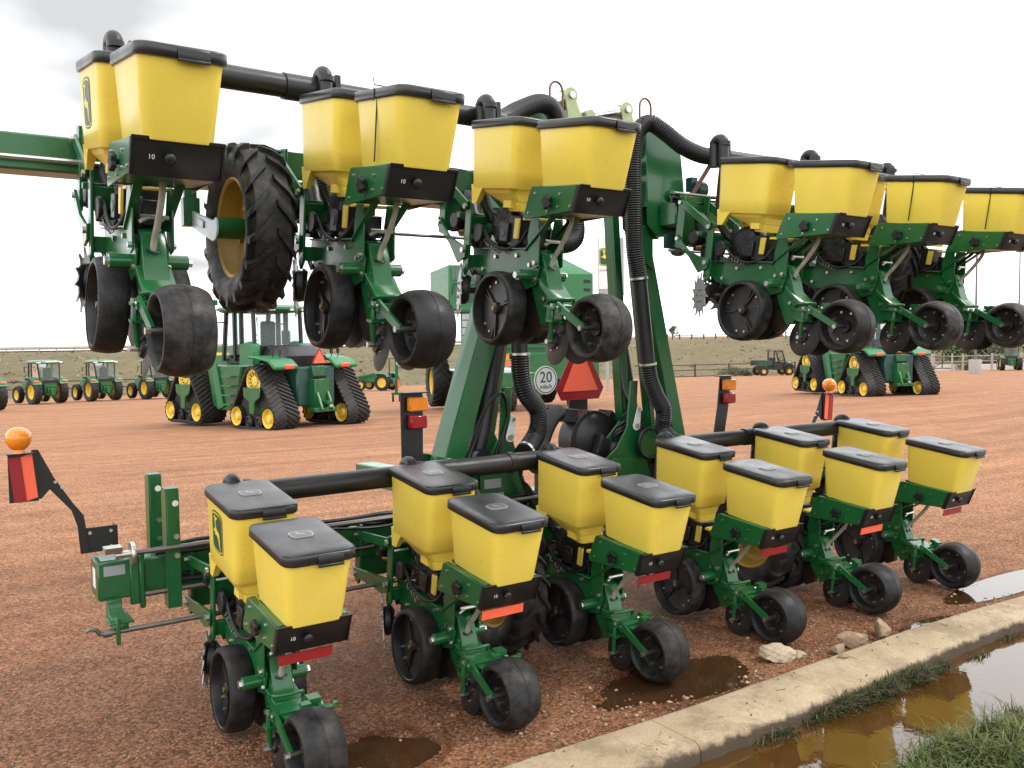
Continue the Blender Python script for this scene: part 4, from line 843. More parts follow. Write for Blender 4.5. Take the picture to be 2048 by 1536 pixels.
fan.prism(sp, 'y', 1.60, 1.76); fan.box((2.60, 1.68, 1.26), (.30, .13, .10), rotm(0, .12, 0)); fan.lathe([(.0, -.04), (.11, -.04), (.15, -.02), (.19, .0), (.2, .01)], (FC[0], 1.60, FC[2]), (0, 1, 0), 26); fan.tube([(2.50, 1.55, 1.28), (2.60, 1.66, 1.27)], .058, 14)
for k in range(10): a = 2*pi*k/10; fan.disc((FC[0]+.225*cos(a), 1.60, FC[2]+.225*sin(a)), (0, -1, 0), .009, .01, 6)
pp('vacuum_fan', fan, BLK, .006); pp('fan_motor', MB().tube([(2.97, 1.42, .98), (2.97, 1.60, 1.0)], .075, 14).box((3.0, 1.48, .86), (.16, .2, .16)).prism([(2.86, 1.12), (2.80, .92), (3.02, .90), (2.95, 1.05)], 'y', 1.47, 1.56), BLK, .012)
pp('valve_block', MB().box((3.22, 1.48, .90), (.24, .16, .30)).box((3.32, 1.40, .98), (.08, .10, .22)), BLK, .008); pp('valve_block', MB().box((2.45, 1.5, .82), (.30, .12, .18)), BLK, .008)
cb = MB()
for k in range(11):
    a = random.uniform(-.1, .1); z0 = 1.0+.02*k; cb.tube(smooth_path([(2.95+.02*k, 1.56, .80+.03*k), (3.02+a, 1.46, 1.0+.022*k), (3.12, 1.42, 1.08+.02*k), (3.26, 1.45, 1.06+.015*k), (3.34+a, 1.5, .86)], 5), .009, 6)
for k in range(2):
    x = 1.86+.02*k; cb.tube(smooth_path([(1.60+.03*k, 1.34, 1.02), (1.72+.03*k, 1.30, 1.35+.03*k), (1.86+.012*k, 1.30, 1.46+.01*k), (1.93, 1.34, 1.30), (1.84+.03*k, 1.36, 1.0), (2.0, 1.42, .88)], 6), .008, 6)
for k in range(5): cb.tube(smooth_path([(2.05, 1.3+.02*k, 1.02), (2.0, 1.28, .90), (2.06, 1.26, .74+.02*k), (2.15, 1.26, .62)], 5), .009, 6)
for k in range(4): cb.tube(smooth_path([(3.04+.02*k, 1.45, 1.0), (3.06+.015*k, 1.42, 1.25), (3.03, 1.44, 1.45), (3.05, 1.5, 1.7)], 5), .008, 6)
cb.tube(smooth_path([(3.25, 1.35, 1.0)]+[(3.17+.11*cos(a), 1.30, 1.04+.11*sin(a)) for a in np.linspace(0, 5.5, 12)], 3), .014, 8)
pp('hydraulic_hose', cb, BLK, 0, 60)['kind'] = 'stuff'
pp('hose_coil_plate', MB().disc((3.17, 1.31, 1.04), (0, -1, 0), .095, .012, 20), GRN)
# hoses and harness clipped along the toolbars
for (xa, xb, y, z, n) in ((-.3, 5.2, 1.28, .74, 5), (-.35, 1.62, 1.04, 2.79, 3), (3.15, 6.2, 1.04, 2.79, 3), (-.2, 2.0, 1.27, .60, 3), (2.9, 5.2, 1.27, .60, 3)):
    for k in range(n):
        P_ = []; ph = random.uniform(0, 6)
        for t in np.linspace(xa, xb, 26): P_.append((t, y+.018*(k % 3)+.012*sin(5*t+ph), z+.017*(k//2)+.016*sin(3.3*t+ph)+.01*sin(9*t+2*ph)))
        pp('harness_hose', MB().tube(smooth_path(P_, 3), random.uniform(.007, .013), 6), BLK, 0, 60)
# safety signs
smx, smz, smy = 3.0, 1.365, 1.90
hx_ = [(-.235, 0), (-.185, -.088), (.185, -.088), (.235, 0), (.052, .325), (-.052, .325)]
pp('sign_post', MB().box((smx, smy+.03, 1.28), (.18, .02, .26)).box((smx-.10, smy+.03, 1.48), (.30, .012, .05)), BLK, .003)
pp('slow_vehicle_sign', MB().prism([(smx+a, smz+.06+b) for a, b in hx_], 'y', smy, smy+.006), RED); pp('slow_vehicle_sign_centre', MB().prism([(smx-.175, smz+.040), (smx+.175, smz+.040), (smx+.028, smz+.335), (smx-.028, smz+.335)], 'y', smy-.005, smy-.001), ORG)
dcx, dcz = 2.665, 1.502
pp('speed_sign', MB().disc((dcx, smy, dcz), (0, -1, 0), .108, .004, 40), WHT); pp('speed_sign_ring', MB().lathe([(.093, 0), (.099, 0), (.099, .002), (.093, .002)], (dcx, smy-.0045, dcz), (0, -1, 0), 40, 0, True), BLK)
for tx, sz, zo in (('20', .118, .018), ('mile/h', .046, -.050)):
    me = text_mesh(tx, sz, BLK, .0006); me.transform(Matrix.Translation(Vector((dcx, smy-.0062, dcz+zo))-PB) @ Matrix.Rotation(pi/2, 4, 'X')); link('sign_lettering', me, planter)
# lamp clusters
for x, y0 in ((1.255, 1.38), (4.10, 1.45)):
    pp('lamp_post', MB().prism([(x-.075, .72), (x+.055, .72), (x+.07, 1.10), (x+.075, 1.50), (x-.08, 1.50)] if x < 2 else [(x-.14, .80), (x-.02, .80), (x+.07, 1.22), (x+.11, 1.50), (x-.02, 1.50), (x-.05, 1.25)], 'y', y0, y0+.012).box((x, y0-.03, 1.497), (.16, .08, .008)), BLK, .002)
    dx = .02 if x < 2 else .05
    pp('amber_lamp', MB().box((x+dx, y0-.028, 1.425), (.125, .05, .088)), AMB, .008); pp('red_lamp', MB().box((x+dx, y0-.028, 1.315), (.115, .05, .082)), LRED, .008); pp('lamp_housing', MB().box((x+dx, y0-.006, 1.425), (.128, .012, .092)).box((x+dx, y0-.006, 1.315), (.118, .012, .088)), BLK)
# carrying wheels
def ag_tyre(R, wd, rin, lugs, lh, lw):
    mb = MB(); h = wd/2
    mb.lathe([(rin, -h*.72), (rin+.03, -h*.9), ((R+rin)/2, -h), (R-lh-.03, -h*.96), (R-lh, -h*.74), (R-lh+.004, 0), (R-lh, h*.74), (R-lh-.03, h*.96), ((R+rin)/2, h), (rin+.03, h*.9), (rin, h*.72), (rin-.005, 0)], n=44, closed=True)
    for k in range(lugs):
        for sx in (-1, 1):
            a0 = 2*pi*(k+(.5 if sx > 0 else 0))/lugs; loops = []
            for t in (0, .5, .85, 1.0):
                a = a0+t*.30; xx = sx*(.012+t*(h*1.0-.012)); rb = R-lh-.012 if t < .9 else R-lh-.05; rt = R-.002 if t < .8 else (R-.012 if t < .9 else R-lh*1.1); da = lw/R
                loops.append([(xx, rb*cos(a-da*1.25), rb*sin(a-da*1.25)), (xx, rt*cos(a-da), rt*sin(a-da)), (xx, rt*cos(a+da), rt*sin(a+da)), (xx, rb*cos(a+da*1.25), rb*sin(a+da*1.25))])
            mb.loft(loops)
    return mb
def dish_rim(R, wd, off):
    mb = MB(); h = wd/2
    mb.lathe([(R+.004, -h*.74), (R-.010, -h*.80), (R-.022, -h*.70), (R-.028, -h*.35), (R-.045, -h*.1), (R-.05, h*.1), (R*.62, h*.22), (R*.5, h*.10), (R*.28, h*.08), (R*.26, -h*.05), (0, -h*.05)], n=36)
    mb.lathe([(R+.004, h*.74), (R-.010, h*.80), (R-.022, h*.70), (R-.03, h*.35), (R*.62, h*.26), (0, h*.2)], n=36)
    for k in range(6): a = 2*pi*k/6; mb.disc((h*.02, R*.4*cos(a), R*.4*sin(a)), (-1, 0, 0), .012, .02, 6)
    return mb
CT = ag_tyre(.395, .215, .235, 19, .028, .014).mesh('carrying_wheel_tyre', RUB, 0, 35); CR = dish_rim(.237, .20, 0).mesh('carrying_wheel_rim', RIMO, 0, 40)
for x, y, z, ex in ((1.47, .76, .395, 0), (3.66, .76, .395, 0), (.035, .68, 2.352, 1), (4.83, .66, 2.352, 1)):
    link('carrying_wheel_tyre', CT, planter, rel((x, y, z)), (random.uniform(0, 1), 0, 0)); link('carrying_wheel_rim', CR, planter, rel((x, y, z)), (random.uniform(0, 1), 0, 0))
    zb = z+.24 if not ex else z+.33
    yb = 1.30 if not ex else 1.06
    pp('wheel_leg', MB().tube([(x-.15, y, z), (x+.10, y, z)], .05, 14).bar((x+.15, y, z), (x+.15, yb, zb), .06, .10).tube([(x-.0, y, z), (x+.15, y, z)], .04, 12), GRN, .004)
    if ex: pp('lockup_strap', MB().prism([(y-.035, z-.01), (y+.0, z-.055), (y+.05, z-.06), (y+.42, z+.05), (y+.44, z+.09), (y+.42, z+.13), (y+.05, z+.04), (y-.02, z+.035)], 'x', x-.152, x-.138).box((x-.156, y+.22, z+.045), (.006, .10, .035), rotm(.28)), LOCK, .004); pp('strap_bracket', MB().box((x-.15, y+.42, z+.12), (.08, .06, .14)).bar((x-.15, y+.42, z+.10), (x-.15, 1.1, z+.3), .03, .06), GRN, .004)
    else: pp('wheel_cylinder', MB().tube([(x+.15, y+.1, z+.1), (x+.15, 1.25, z+.45)], .04, 12), BLK)

# ================================================================ background terrain
def dir_at(px):
    r = pray(px, 690); return Vector((r.x, r.y, 0))/(r.x*HF.x+r.y*HF.y)      # per metre of forward distance
def at_lat(px, d): v = dir_at(px)*d; return CAM.x+v.x, CAM.y+v.y
def lot_edge(px): return 66+26*min(1.2, max(0, (px-100)/1300))
def bank_material():
    M, nn, ll, b = node_mat('dry_grass_bank'); g = nn.new('ShaderNodeNewGeometry'); P = g.outputs['Position']
    mpn = nn.new('ShaderNodeMapping'); mpn.inputs['Scale'].default_value = (1, 1, 5); ll.new(P, mpn.inputs[0])
    c = nmix(nn, ll, nnoise(nn, ll, mpn.outputs[0], .22, 8, .7, .35, .65), (.27, .215, .105), (.38, .30, .155)); c = nmix(nn, ll, nnoise(nn, ll, mpn.outputs[0], .9, 7, .75, .42, .7, 0, .75), c, (.17, .16, .075))
    c = nmix(nn, ll, nnoise(nn, ll, P, 5, 6, .8, .45, .75, 0, .6), c, (.40, .33, .19)); ll.new(c, b.inputs['Base Color']); b.inputs['Roughness'].default_value = 1
    bp = nn.new('ShaderNodeBump'); bp.inputs['Strength'].default_value = 1; bp.inputs['Distance'].default_value = .4; ll.new(nnoise(nn, ll, P, 3, 7, .8), bp.inputs['Height']); ll.new(bp.outputs[0], b.inputs['Normal']); return M
BM = bank_material()
def ridge_z(px): return 1.83 + (-11.5+6*max(0, min(1, (px-900)/700)))*.001*95
pxs = np.linspace(-2600, 4400, 240); rows_ = np.linspace(0, 1, 22); V_ = []
for t in rows_:
    for px in pxs:
        e = lot_edge(px); e2 = e+34; d = e+1.5+(e2-e)*t if t < .95 else e2+(t-.95)*1600
        x, y = at_lat(px, d); x0, y0 = at_lat(px, e+1.5); z0 = g1(x0, y0)-.02; z1 = ridge_z(px)*1.0 if t >= .0 else 0
        zz_ = z0+(z1-z0)*(sst(0, 1, min(1, t/.9)))
        V_.append((x, y, float(zz_)+(.10*float(nz(x, y, .5)) if 0 < t < .85 else 0)))
F_ = [(j*240+i, j*240+i+1, (j+1)*240+i+1, (j+1)*240+i) for j in range(21) for i in range(239)]
me = bpy.data.meshes.new('embankment'); me.from_pydata(V_, [], F_); me.materials.append(BM); me.polygons.foreach_set('use_smooth', [True]*len(F_)); o_ = link('embankment', me); o_['kind'] = 'structure'
# tufts of dry grass and brush on the bank (stuff)
V_, F_ = [], []
for _ in range(1500):
    px = random.uniform(-150, 2200); t = random.random(); e = lot_edge(px); d = e+2+33*t; x, y = at_lat(px, d); x0, y0 = at_lat(px, e+1.5); z0 = g1(x0, y0); z = z0+(ridge_z(px)-z0)*float(sst(0, 1, min(1, ((d-e-1.5)/34)/.9)))-.05
    for k in range(3):
        a = random.uniform(0, 3.14); h = random.uniform(.06, .20); w_ = random.uniform(.06, .22); o = len(V_); dx, dy = cos(a)*w_, sin(a)*w_; lx, ly = random.uniform(-.2, .2), random.uniform(-.2, .2)
        V_ += [(x-dx, y-dy, z), (x+dx, y+dy, z), (x+dx*.6+lx, y+dy*.6+ly, z+h), (x-dx*.2+lx, y-dy*.2+ly, z+h*.9)]; F_.append((o, o+1, o+2, o+3))
TUFT = pebble_mat('dry_tuft', [(.24, .195, .10), (.28, .22, .115), (.20, .17, .08), (.17, .155, .07), (.31, .25, .135), (.22, .18, .09)])
me = bpy.data.meshes.new('bank_grass'); me.from_pydata(V_, [], F_); me.materials.append(TUFT); o_ = link('bank_grass', me); o_['kind'] = 'stuff'
# pale road strip and guard rail along the ridge
rd = MB()
for a, b_ in zip(np.arange(-200, 2300, 50), np.arange(-150, 2350, 50)):
    pass
def rail_run(name, pa, pb, dof, spacing, zt, zb, prof, M, label, cat, postw, rails, group=None):
    """posts and rails between two picture columns at a distance dof(px)"""
    pts = []; ps = np.linspace(pa, pb, 60); XY = [at_lat(p, dof(p)) for p in ps]; L_ = [0]
    for i in range(1, 60): L_.append(L_[-1]+math.hypot(XY[i][0]-XY[i-1][0], XY[i][1]-XY[i-1][1]))
    n = int(L_[-1]/spacing)+1
    for k in range(n):
        s = k*spacing; i = max(0, min(58, int(np.searchsorted(L_, s))-1)); f = (s-L_[i])/(L_[i+1]-L_[i]); p = ps[i]+(ps[i+1]-ps[i])*f; x, y = at_lat(p, dof(p)); pts.append((x, y, prof(p, x, y)))
    root = tag(empty(name, pts[0]), label, cat, group); ba = Vector(pts[0])
    pm = MB().box((0, 0, (zt+zb)/2), (postw, postw, zt-zb)).mesh('post', M)
    for p in pts: link('post', pm, root, Vector(p)-ba)
    for z, r in rails:
        link('rail', MB().tube([Vector(p)-ba+Vector((0, 0, z)) for p in pts], r, 6).mesh('rail', M), root)
    return root
rail_run('guard_rail', -120, 700, lambda p: lot_edge(p)+36, 1.9, .62, -.3, lambda p, x, y: ridge_z(p), GALV, 'long low guard rail along the top of the grassy bank on the left', 'guard rail', .09, [(.42, .10)])
rail_run('guard_rail', 700, 1330, lambda p: lot_edge(p)+36, 1.9, .62, -.3, lambda p, x, y: ridge_z(p), GALV, 'guard rail on the ridge seen between the tracked tractor and the lift arms', 'guard rail', .09, [(.42, .08)])
rail_run('ridge_fence', 1335, 1760, lambda p: lot_edge(p)+36, 1.9, .80, -.3, lambda p, x, y: ridge_z(p), PIPE, 'dark post fence on the ridge behind the utility vehicle', 'fence', .14, [(.55, .07)])
o_ = MB()
road = sheet('road', [at_lat(p, lot_edge(p)+39.5) for p in np.linspace(-400, 2600, 40)]+[at_lat(p, lot_edge(p)+60) for p in np.linspace(2600, -400, 40)], 0, mat('pale_road', (.55, .52, .47), .9))
for v in road.data.vertices: v.co.z = ridge_z(1100)+.30 if False else ridge_z(900)+.12
# fence of dark pipe at the edge of the lot
def lotz(p, x, y): return g1(x, y)
rail_run('pipe_fence', -60, 420, lambda p: lot_edge(p)-.2, 5.0, 1.35, -.1, lotz, PIPE, 'dark pipe fence behind the row of small tractors on the left', 'fence', .13, [(1.25, .05), (.70, .05)])
rail_run('pipe_fence', 1320, 1640, lambda p: lot_edge(p)-.2, 4.1, 1.35, -.1, lotz, PIPE, 'dark pipe fence with three rails left of the utility vehicle', 'fence', .13, [(1.25, .05), (.72, .05), (.08, .05)])
rail_run('wooden_fence', 1868, 2120, lambda p: lot_edge(p)-6, 3.0, 1.75, -.1, lotz, CONC, 'grey post fence in front of the pale low wall at the right edge', 'fence', .16, [(1.5, .05), (.95, .05)])
a_, b_ = at_lat(1855, lot_edge(1855)-4), at_lat(2200, lot_edge(2200)-4); za = g1(*a_)
tag(MB().bar((*a_, za+.30), (*b_, za+.30), .3, .75).build('low_wall', WALLW, None, .02), 'pale low concrete wall behind the light pole at the right edge', 'wall')
# gate frame with diagonal brace
gp = Vector((*at_lat(1866, lot_edge(1866)-8), 0)); gp.z = g1(gp.x, gp.y); gate = tag(empty('gate', gp, heading(1866, 0)), 'dark braced gate between two grey posts right of the far tracked tractor', 'gate')
for x in (-.1, 1.75): MB().box((x, 0, .9), (.16, .16, 1.9)).build('post', CONC, gate)
for z in (.35, 1.5): MB().tube([(0, 0, z), (1.65, 0, z)], .045, 8).build('rail', PIPE, gate)
MB().tube([(0, 0, .35), (1.65, 0, 1.5)], .04, 8).build('brace', PIPE, gate); MB().box((.85, 0, .95), (.10, .04, 1.1)).build('upright', PIPE, gate)

# shrubs and trees: clumps of small leaf faces
def shrub(name, base, rx, rz, n, M, label, cat='shrub', group=None, trunk=0):
    rt = tag(empty(name, base), label, cat, group); V, F = [], []
    cl = [(Vector((random.uniform(-.7, .7)*rx, random.uniform(-.7, .7)*rx, trunk+rz*random.uniform(.25, .85))), random.uniform(.25, .5)*rx) for _ in range(9)]
    for _ in range(n):
        c, r = random.choice(cl); p = c+Vector((random.gauss(0, .5), random.gauss(0, .5), random.gauss(0, .45)))*r
        p.z = max(.02, p.z); s = random.uniform(.04, .11)*rx/1.2; o = len(V); u = Vector((random.gauss(0, 1), random.gauss(0, 1), random.gauss(0, 1))).normalized(); v = u.cross(Vector((random.gauss(0, 1), random.gauss(0, 1), .3))).normalized()
        V += [p-u*s, p+v*s*.6, p+u*s, p-v*s*.6]; F.append((o, o+1, o+2, o+3))
    me = bpy.data.meshes.new('foliage'); me.from_pydata([tuple(v) for v in V], [], F); me.materials.append(M); link('crown' if trunk else 'foliage', me, rt)
    mb = MB(); mb.tube([(0, 0, -.1), (.02*rx, 0, trunk*.6+.1), (.05*rx, .02, trunk+rz*.5)], [.08*rx, .06*rx, .02*rx], 7)
    for c, r in cl[:5]: mb.tube([(.02*rx, 0, trunk*.5+.1), tuple(c*.6+Vector((0, 0, trunk*.3))), tuple(c)], [.05*rx, .03*rx, .01*rx], 5)
    mb.build('trunk' if trunk else 'stem', TREEB, rt); return rt
for i, (px, d, rx, rz, M, lab) in enumerate(((1345, 128, 1.05, 1.66, SAGE, 'tiny tree on the ridge just right of the right lift arm'), (1462, 90, 1.1, .8, SAGE, 'low grey-green shrub against the pipe fence, left of the pair'), (1490, 90.5, .9, .8, SAGE, 'low grey-green shrub against the pipe fence, next to the utility vehicle'), (1905, 104, 2.6, 3.4, LEAF, 'dark tree behind the gate at the right'), (1940, 108, 2.4, 3.6, LEAF, 'dark tree right behind the light pole'), (1978, 103, 2.7, 3.2, SAGE, 'grey-green tree behind the far right tractor, left of its lamp'), (2020, 106, 3.0, 3.8, LEAF, 'dark tree at the right edge above the far tractor'), (1930, 93, 1.0, .9, SAGE, 'small round bush behind the grey fence rails at the right'), (1985, 98, 1.2, 1.6, SAGE, 'pale bush left of the far right tractor'))):
    x, y = at_lat(px, d); e = lot_edge(px); z0 = g1(*at_lat(px, e+1.5)); t = (d-e-1.5)/34; z = g1(x, y) if t < 0 else z0+(ridge_z(px)-z0)*float(sst(0, 1, min(1, t/.9)))
    shrub('tree' if rz > 1.65 else 'shrub', (x, y, z-.1), rx, rz, 1500, M, lab, 'tree' if rz > 1.65 else 'shrub', None, .5 if rz > 1.65 else 0)

# ================================================================ vehicles in the lot
def wheel(parent, x, y, R, wd, rin, lugs=18, side=-1):
    t = MB(); 
    me = ag_cache((R, wd, rin, lugs)); o = link('tyre', me[0], parent, (x, y, R)); r = link('rim', me[1], parent, (x, y, R)); 
    if side > 0: r.rotation_euler = (0, 0, pi); o.rotation_euler = (0, 0, pi)
_agc = {}
def ag_cache(k):
    if k not in _agc:
        R, wd, rin, lugs = k; _agc[k] = (ag_tyre(R, wd, rin, lugs, R*.06, R*.035).mesh('tyre', RUB, 0, 35), dish_rim(rin+.01, wd*.9, 0).mesh('rim', YELP, 0, 40))
    return _agc[k]
def small_tractor(name, px, py, left, label):
    p = on_ground(px, py); T = tag(empty(name, p, heading(px, left)), label, 'tractor', 'small cab tractors in a row')
    for sx in (-1, 1):
        wheel(T, sx*.74, 0, .74, .42, .42, 18, sx); wheel(T, sx*.74, 2.05, .52, .32, .30, 16, sx)
        MB().prism([(-.62, 1.18), (-.50, 1.38), (-.1, 1.58), (.45, 1.60), (.62, 1.50), (.60, 1.42), (.40, 1.52), (-.08, 1.50), (-.42, 1.30), (-.54, 1.14)], 'x', sx*.50, sx*1.0).build('fender', GRL, T, .02)
        MB().box((sx*.80, -.56, 1.36), (.26, .06, .10), rotm(-.3)).build('tail_light', ORG, T, .01)
        MB().bar((sx*.55, -.45, 1.35), (sx*.62, -.30, 2.38), .07, .07).build('cab_post', BLK, T); MB().bar((sx*.60, .55, 1.2), (sx*.60, .50, 2.38), .06, .06).build('cab_post', BLK, T); MB().bar((sx*.52, 1.15, 1.2), (sx*.56, .95, 2.38), .06, .06).build('cab_post', BLK, T)
        MB().add([(sx*.56, -.42, 1.42), (sx*.60, .5, 1.2), (sx*.60, .48, 2.36), (sx*.63, -.28, 2.36)], [(0, 1, 2, 3)]).build('side_window', GLS, T)
        MB().box((sx*.9, .75, 2.0), (.04, .03, .30)).bar((sx*.62, .9, 2.15), (sx*.9, .76, 2.12), .02, .02).build('mirror', BLK, T); MB().bar((sx*.28, -.72, .62), (sx*.36, -.15, .58), .05, .10).build('lift_link', GRN, T)
    MB().add([(-.54, -.46, 1.42), (.54, -.46, 1.42), (.60, -.32, 2.36), (-.60, -.32, 2.36)], [(0, 1, 2, 3)]).build('rear_window', GLS, T); MB().add([(-.52, 1.14, 1.3), (.52, 1.14, 1.3), (.56, .96, 2.36), (-.56, .96, 2.36)], [(0, 1, 2, 3)]).build('windscreen', GLS, T)
    MB().loft([rrect(.66, .74, .12, 2.38, 0, .32), rrect(.74, .82, .14, 2.44, 0, .32), rrect(.70, .78, .14, 2.52, 0, .32), rrect(.5, .58, .14, 2.56, 0, .32)]).build('roof', GRN, T); MB().box((-.62, -.49, 2.44), (.22, .06, .07)).build('roof_light', WHT, T); MB().box((.62, -.49, 2.44), (.22, .06, .07)).build('roof_light', WHT, T)
    MB().box((0, .1, .72), (.42, 1.5, .46)).box((0, -.35, .95), (.7, .3, .55)).box((0, 1.9, .62), (.32, 1.2, .30)).build('transmission', GRN, T, .02); MB().box((0, -.62, .75), (.20, .30, .36)).box((0, -.80, .42), (.08, .4, .05)).bar((-.32, -.60, 1.05), (.32, -.60, 1.05), .08, .08).build('hitch', GRN, T, .01)
    MB().prism([(1.1, .9), (1.1, 1.52), (1.6, 1.50), (2.45, 1.32), (2.62, 1.1), (2.60, .72), (1.1, .72)], 'x', -.32, .32).build('hood', GRL, T, .05); MB().box((0, -.05, 1.3), (.9, .9, .12)).box((0, -.43, 1.28), (1.0, .05, .26)).build('cab_floor', BLK, T); MB().box((0, .1, 1.5), (.45, .45, .14)).box((0, -.12, 1.82), (.45, .12, .6)).build('seat', SEAT, T, .05); MB().lathe([(.18, -.012), (.2, 0), (.18, .012)], (0, .72, 1.80), (0, -.5, .85), 16, 0, True).bar((0, .72, 1.8), (0, .85, 1.4), .05, .05).build('steering_wheel', BLK, T)
    MB().box((0, 2.05, .55), (1.1, .16, .16)).box((0, 0, .74), (1.1, .26, .26)).build('axle', GRN, T, .02)
    return T
small_tractor('small_tractor', -38, 824, 24, 'small green cab tractor cut off by the left edge of the picture')
small_tractor('small_tractor', 95, 808, 24, 'leftmost fully visible small green cab tractor by the fence')
small_tractor('small_tractor', 207, 802, 24, 'middle small green cab tractor by the fence, standing clear of the planter')
small_tractor('small_tractor', 316, 798, 26, 'small green cab tractor partly hidden behind the hanging press wheel')

def hull(circs):
    P_ = []
    for (y, z, r) in circs:
        for k in range(20): a = 2*pi*k/20; P_.append((y+r*cos(a), z+r*sin(a)))
    P_ = sorted(set(P_)); cr = lambda o, a, b: (a[0]-o[0])*(b[1]-o[1])-(a[1]-o[1])*(b[0]-o[0]); lo = []
    for p in P_:
        while len(lo) > 1 and cr(lo[-2], lo[-1], p) <= 0: lo.pop()
        lo.append(p)
    up = []
    for p in P_[::-1]:
        while len(up) > 1 and cr(up[-2], up[-1], p) <= 0: up.pop()
        up.append(p)
    return lo[:-1]+up[:-1]
def resample(poly, n):
    L_ = [0]; P_ = poly+[poly[0]]
    for a, b in zip(P_[:-1], P_[1:]): L_.append(L_[-1]+math.hypot(b[0]-a[0], b[1]-a[1]))
    o = []; j = 0
    for i in range(n):
        s = L_[-1]*i/n
        while L_[j+1] < s: j += 1
        f = (s-L_[j])/(L_[j+1]-L_[j]); o.append((P_[j][0]+(P_[j+1][0]-P_[j][0])*f, P_[j][1]+(P_[j+1][1]-P_[j][1])*f))
    return o
def track_meshes():
    W_ = .40; H1 = hull([(-.78, .34, .32), (.78, .34, .32), (0, 1.33, .40)]); n = 88; Pt = resample(H1, n); mb = MB()
    out_ = []; inn = []
    for i in range(n):
        a, b = Pt[i-1], Pt[(i+1) % n]; t = Vector((b[0]-a[0], b[1]-a[1])).normalized(); nr = Vector((t.y, -t.x)); out_.append((Pt[i], nr, t))
    loops = []
    for (p, nr, t) in out_+out_[:1]: loops.append([(-W_, p[0], p[1]), (W_, p[0], p[1]), (W_, p[0]-nr.x*.05, p[1]-nr.y*.05), (-W_, p[0]-nr.x*.05, p[1]-nr.y*.05)])
    mb.loft(loops, 0, False)
    for i in range(0, n, 2):
        for sx in (-1, 1):
            j = i+(1 if sx > 0 else 0); lp = []
            for f, sh in ((.02, 0), (.5, 1.5), (1., 3.2)):
                k = (j+sh) % n; k0 = int(k); p, nr, t = out_[k0]; q = out_[(k0+1) % n][0]; fr = k-k0; c = (p[0]+(q[0]-p[0])*fr, p[1]+(q[1]-p[1])*fr); x = sx*W_*f
                for_ = [(-.032, -.01), (-.022, .045), (.022, .045), (.032, -.01)]; lp.append([(x, c[0]+t.x*u+nr.x*v, c[1]+t.y*u+nr.y*v) for u, v in for_])
            mb.loft(lp)
    belt = mb.mesh('track_belt', RUBC, 0, 35)
    def idl(): 
        m_ = MB()
        for sx in (-1, 1): m_.lathe([(.27, sx*.40), (.265, sx*.415), (.25, sx*.40), (.235, sx*.30), (.14, sx*.28), (.12, sx*.36), (.09, sx*.40), (0, sx*.40)], n=26); m_.lathe([(.29, sx*.42), (.29, sx*.10), (.1, sx*.10)], n=26, m=1)
        return m_.mesh('idler_wheel', [YELP, RUB])
    def drv():
        m_ = MB()
        for sx in (-1, 1):
            m_.lathe([(.345, sx*.26), (.345, sx*.33), (.27, sx*.33), (.25, sx*.26)], n=28, closed=True); m_.lathe([(.15, sx*.24), (.14, sx*.30), (.0, sx*.32)], n=20)
            for k in range(12): a = 2*pi*k/12; m_.bar((sx*.27, .14*cos(a), .14*sin(a)), (sx*.30, .27*cos(a), .27*sin(a)), .03, .03, 0, (1, 0, 0))
        m_.lathe([(.34, -.25), (.34, .25)], n=28, m=1); m_.lathe([(0, -.22), (.28, -.22)], n=20, m=1); m_.lathe([(0, .22), (.28, .22)], n=20, m=1)
        return m_.mesh('drive_wheel', [YELP, BLK])
    mid = MB()
    for sx in (-1, 1): mid.lathe([(.17, sx*.05), (.17, sx*.36), (.13, sx*.38), (.10, sx*.33), (.05, sx*.36), (0, sx*.36)], n=20)
    und = MB()
    for sx in (-1, 1): und.prism([(-.42, 1.16), (.42, 1.16), (.40, .90), (.30, .84), (.14, .76), (.12, .42), (-.12, .42), (-.14, .76), (-.30, .84), (-.40, .90)], 'x', sx*.36, sx*.41)
    und.box((0, 0, .52), (.5, 1.3, .2)); core = MB().prism(hull([(-.7, .36, .24), (.7, .36, .24), (0, 1.25, .30)]), 'x', -.25, .25)
    return belt, idl(), drv(), mid.mesh('roller', RUB), und.mesh('undercarriage', GRN, .02), core.mesh('track_core', SEAT)
TRK = None
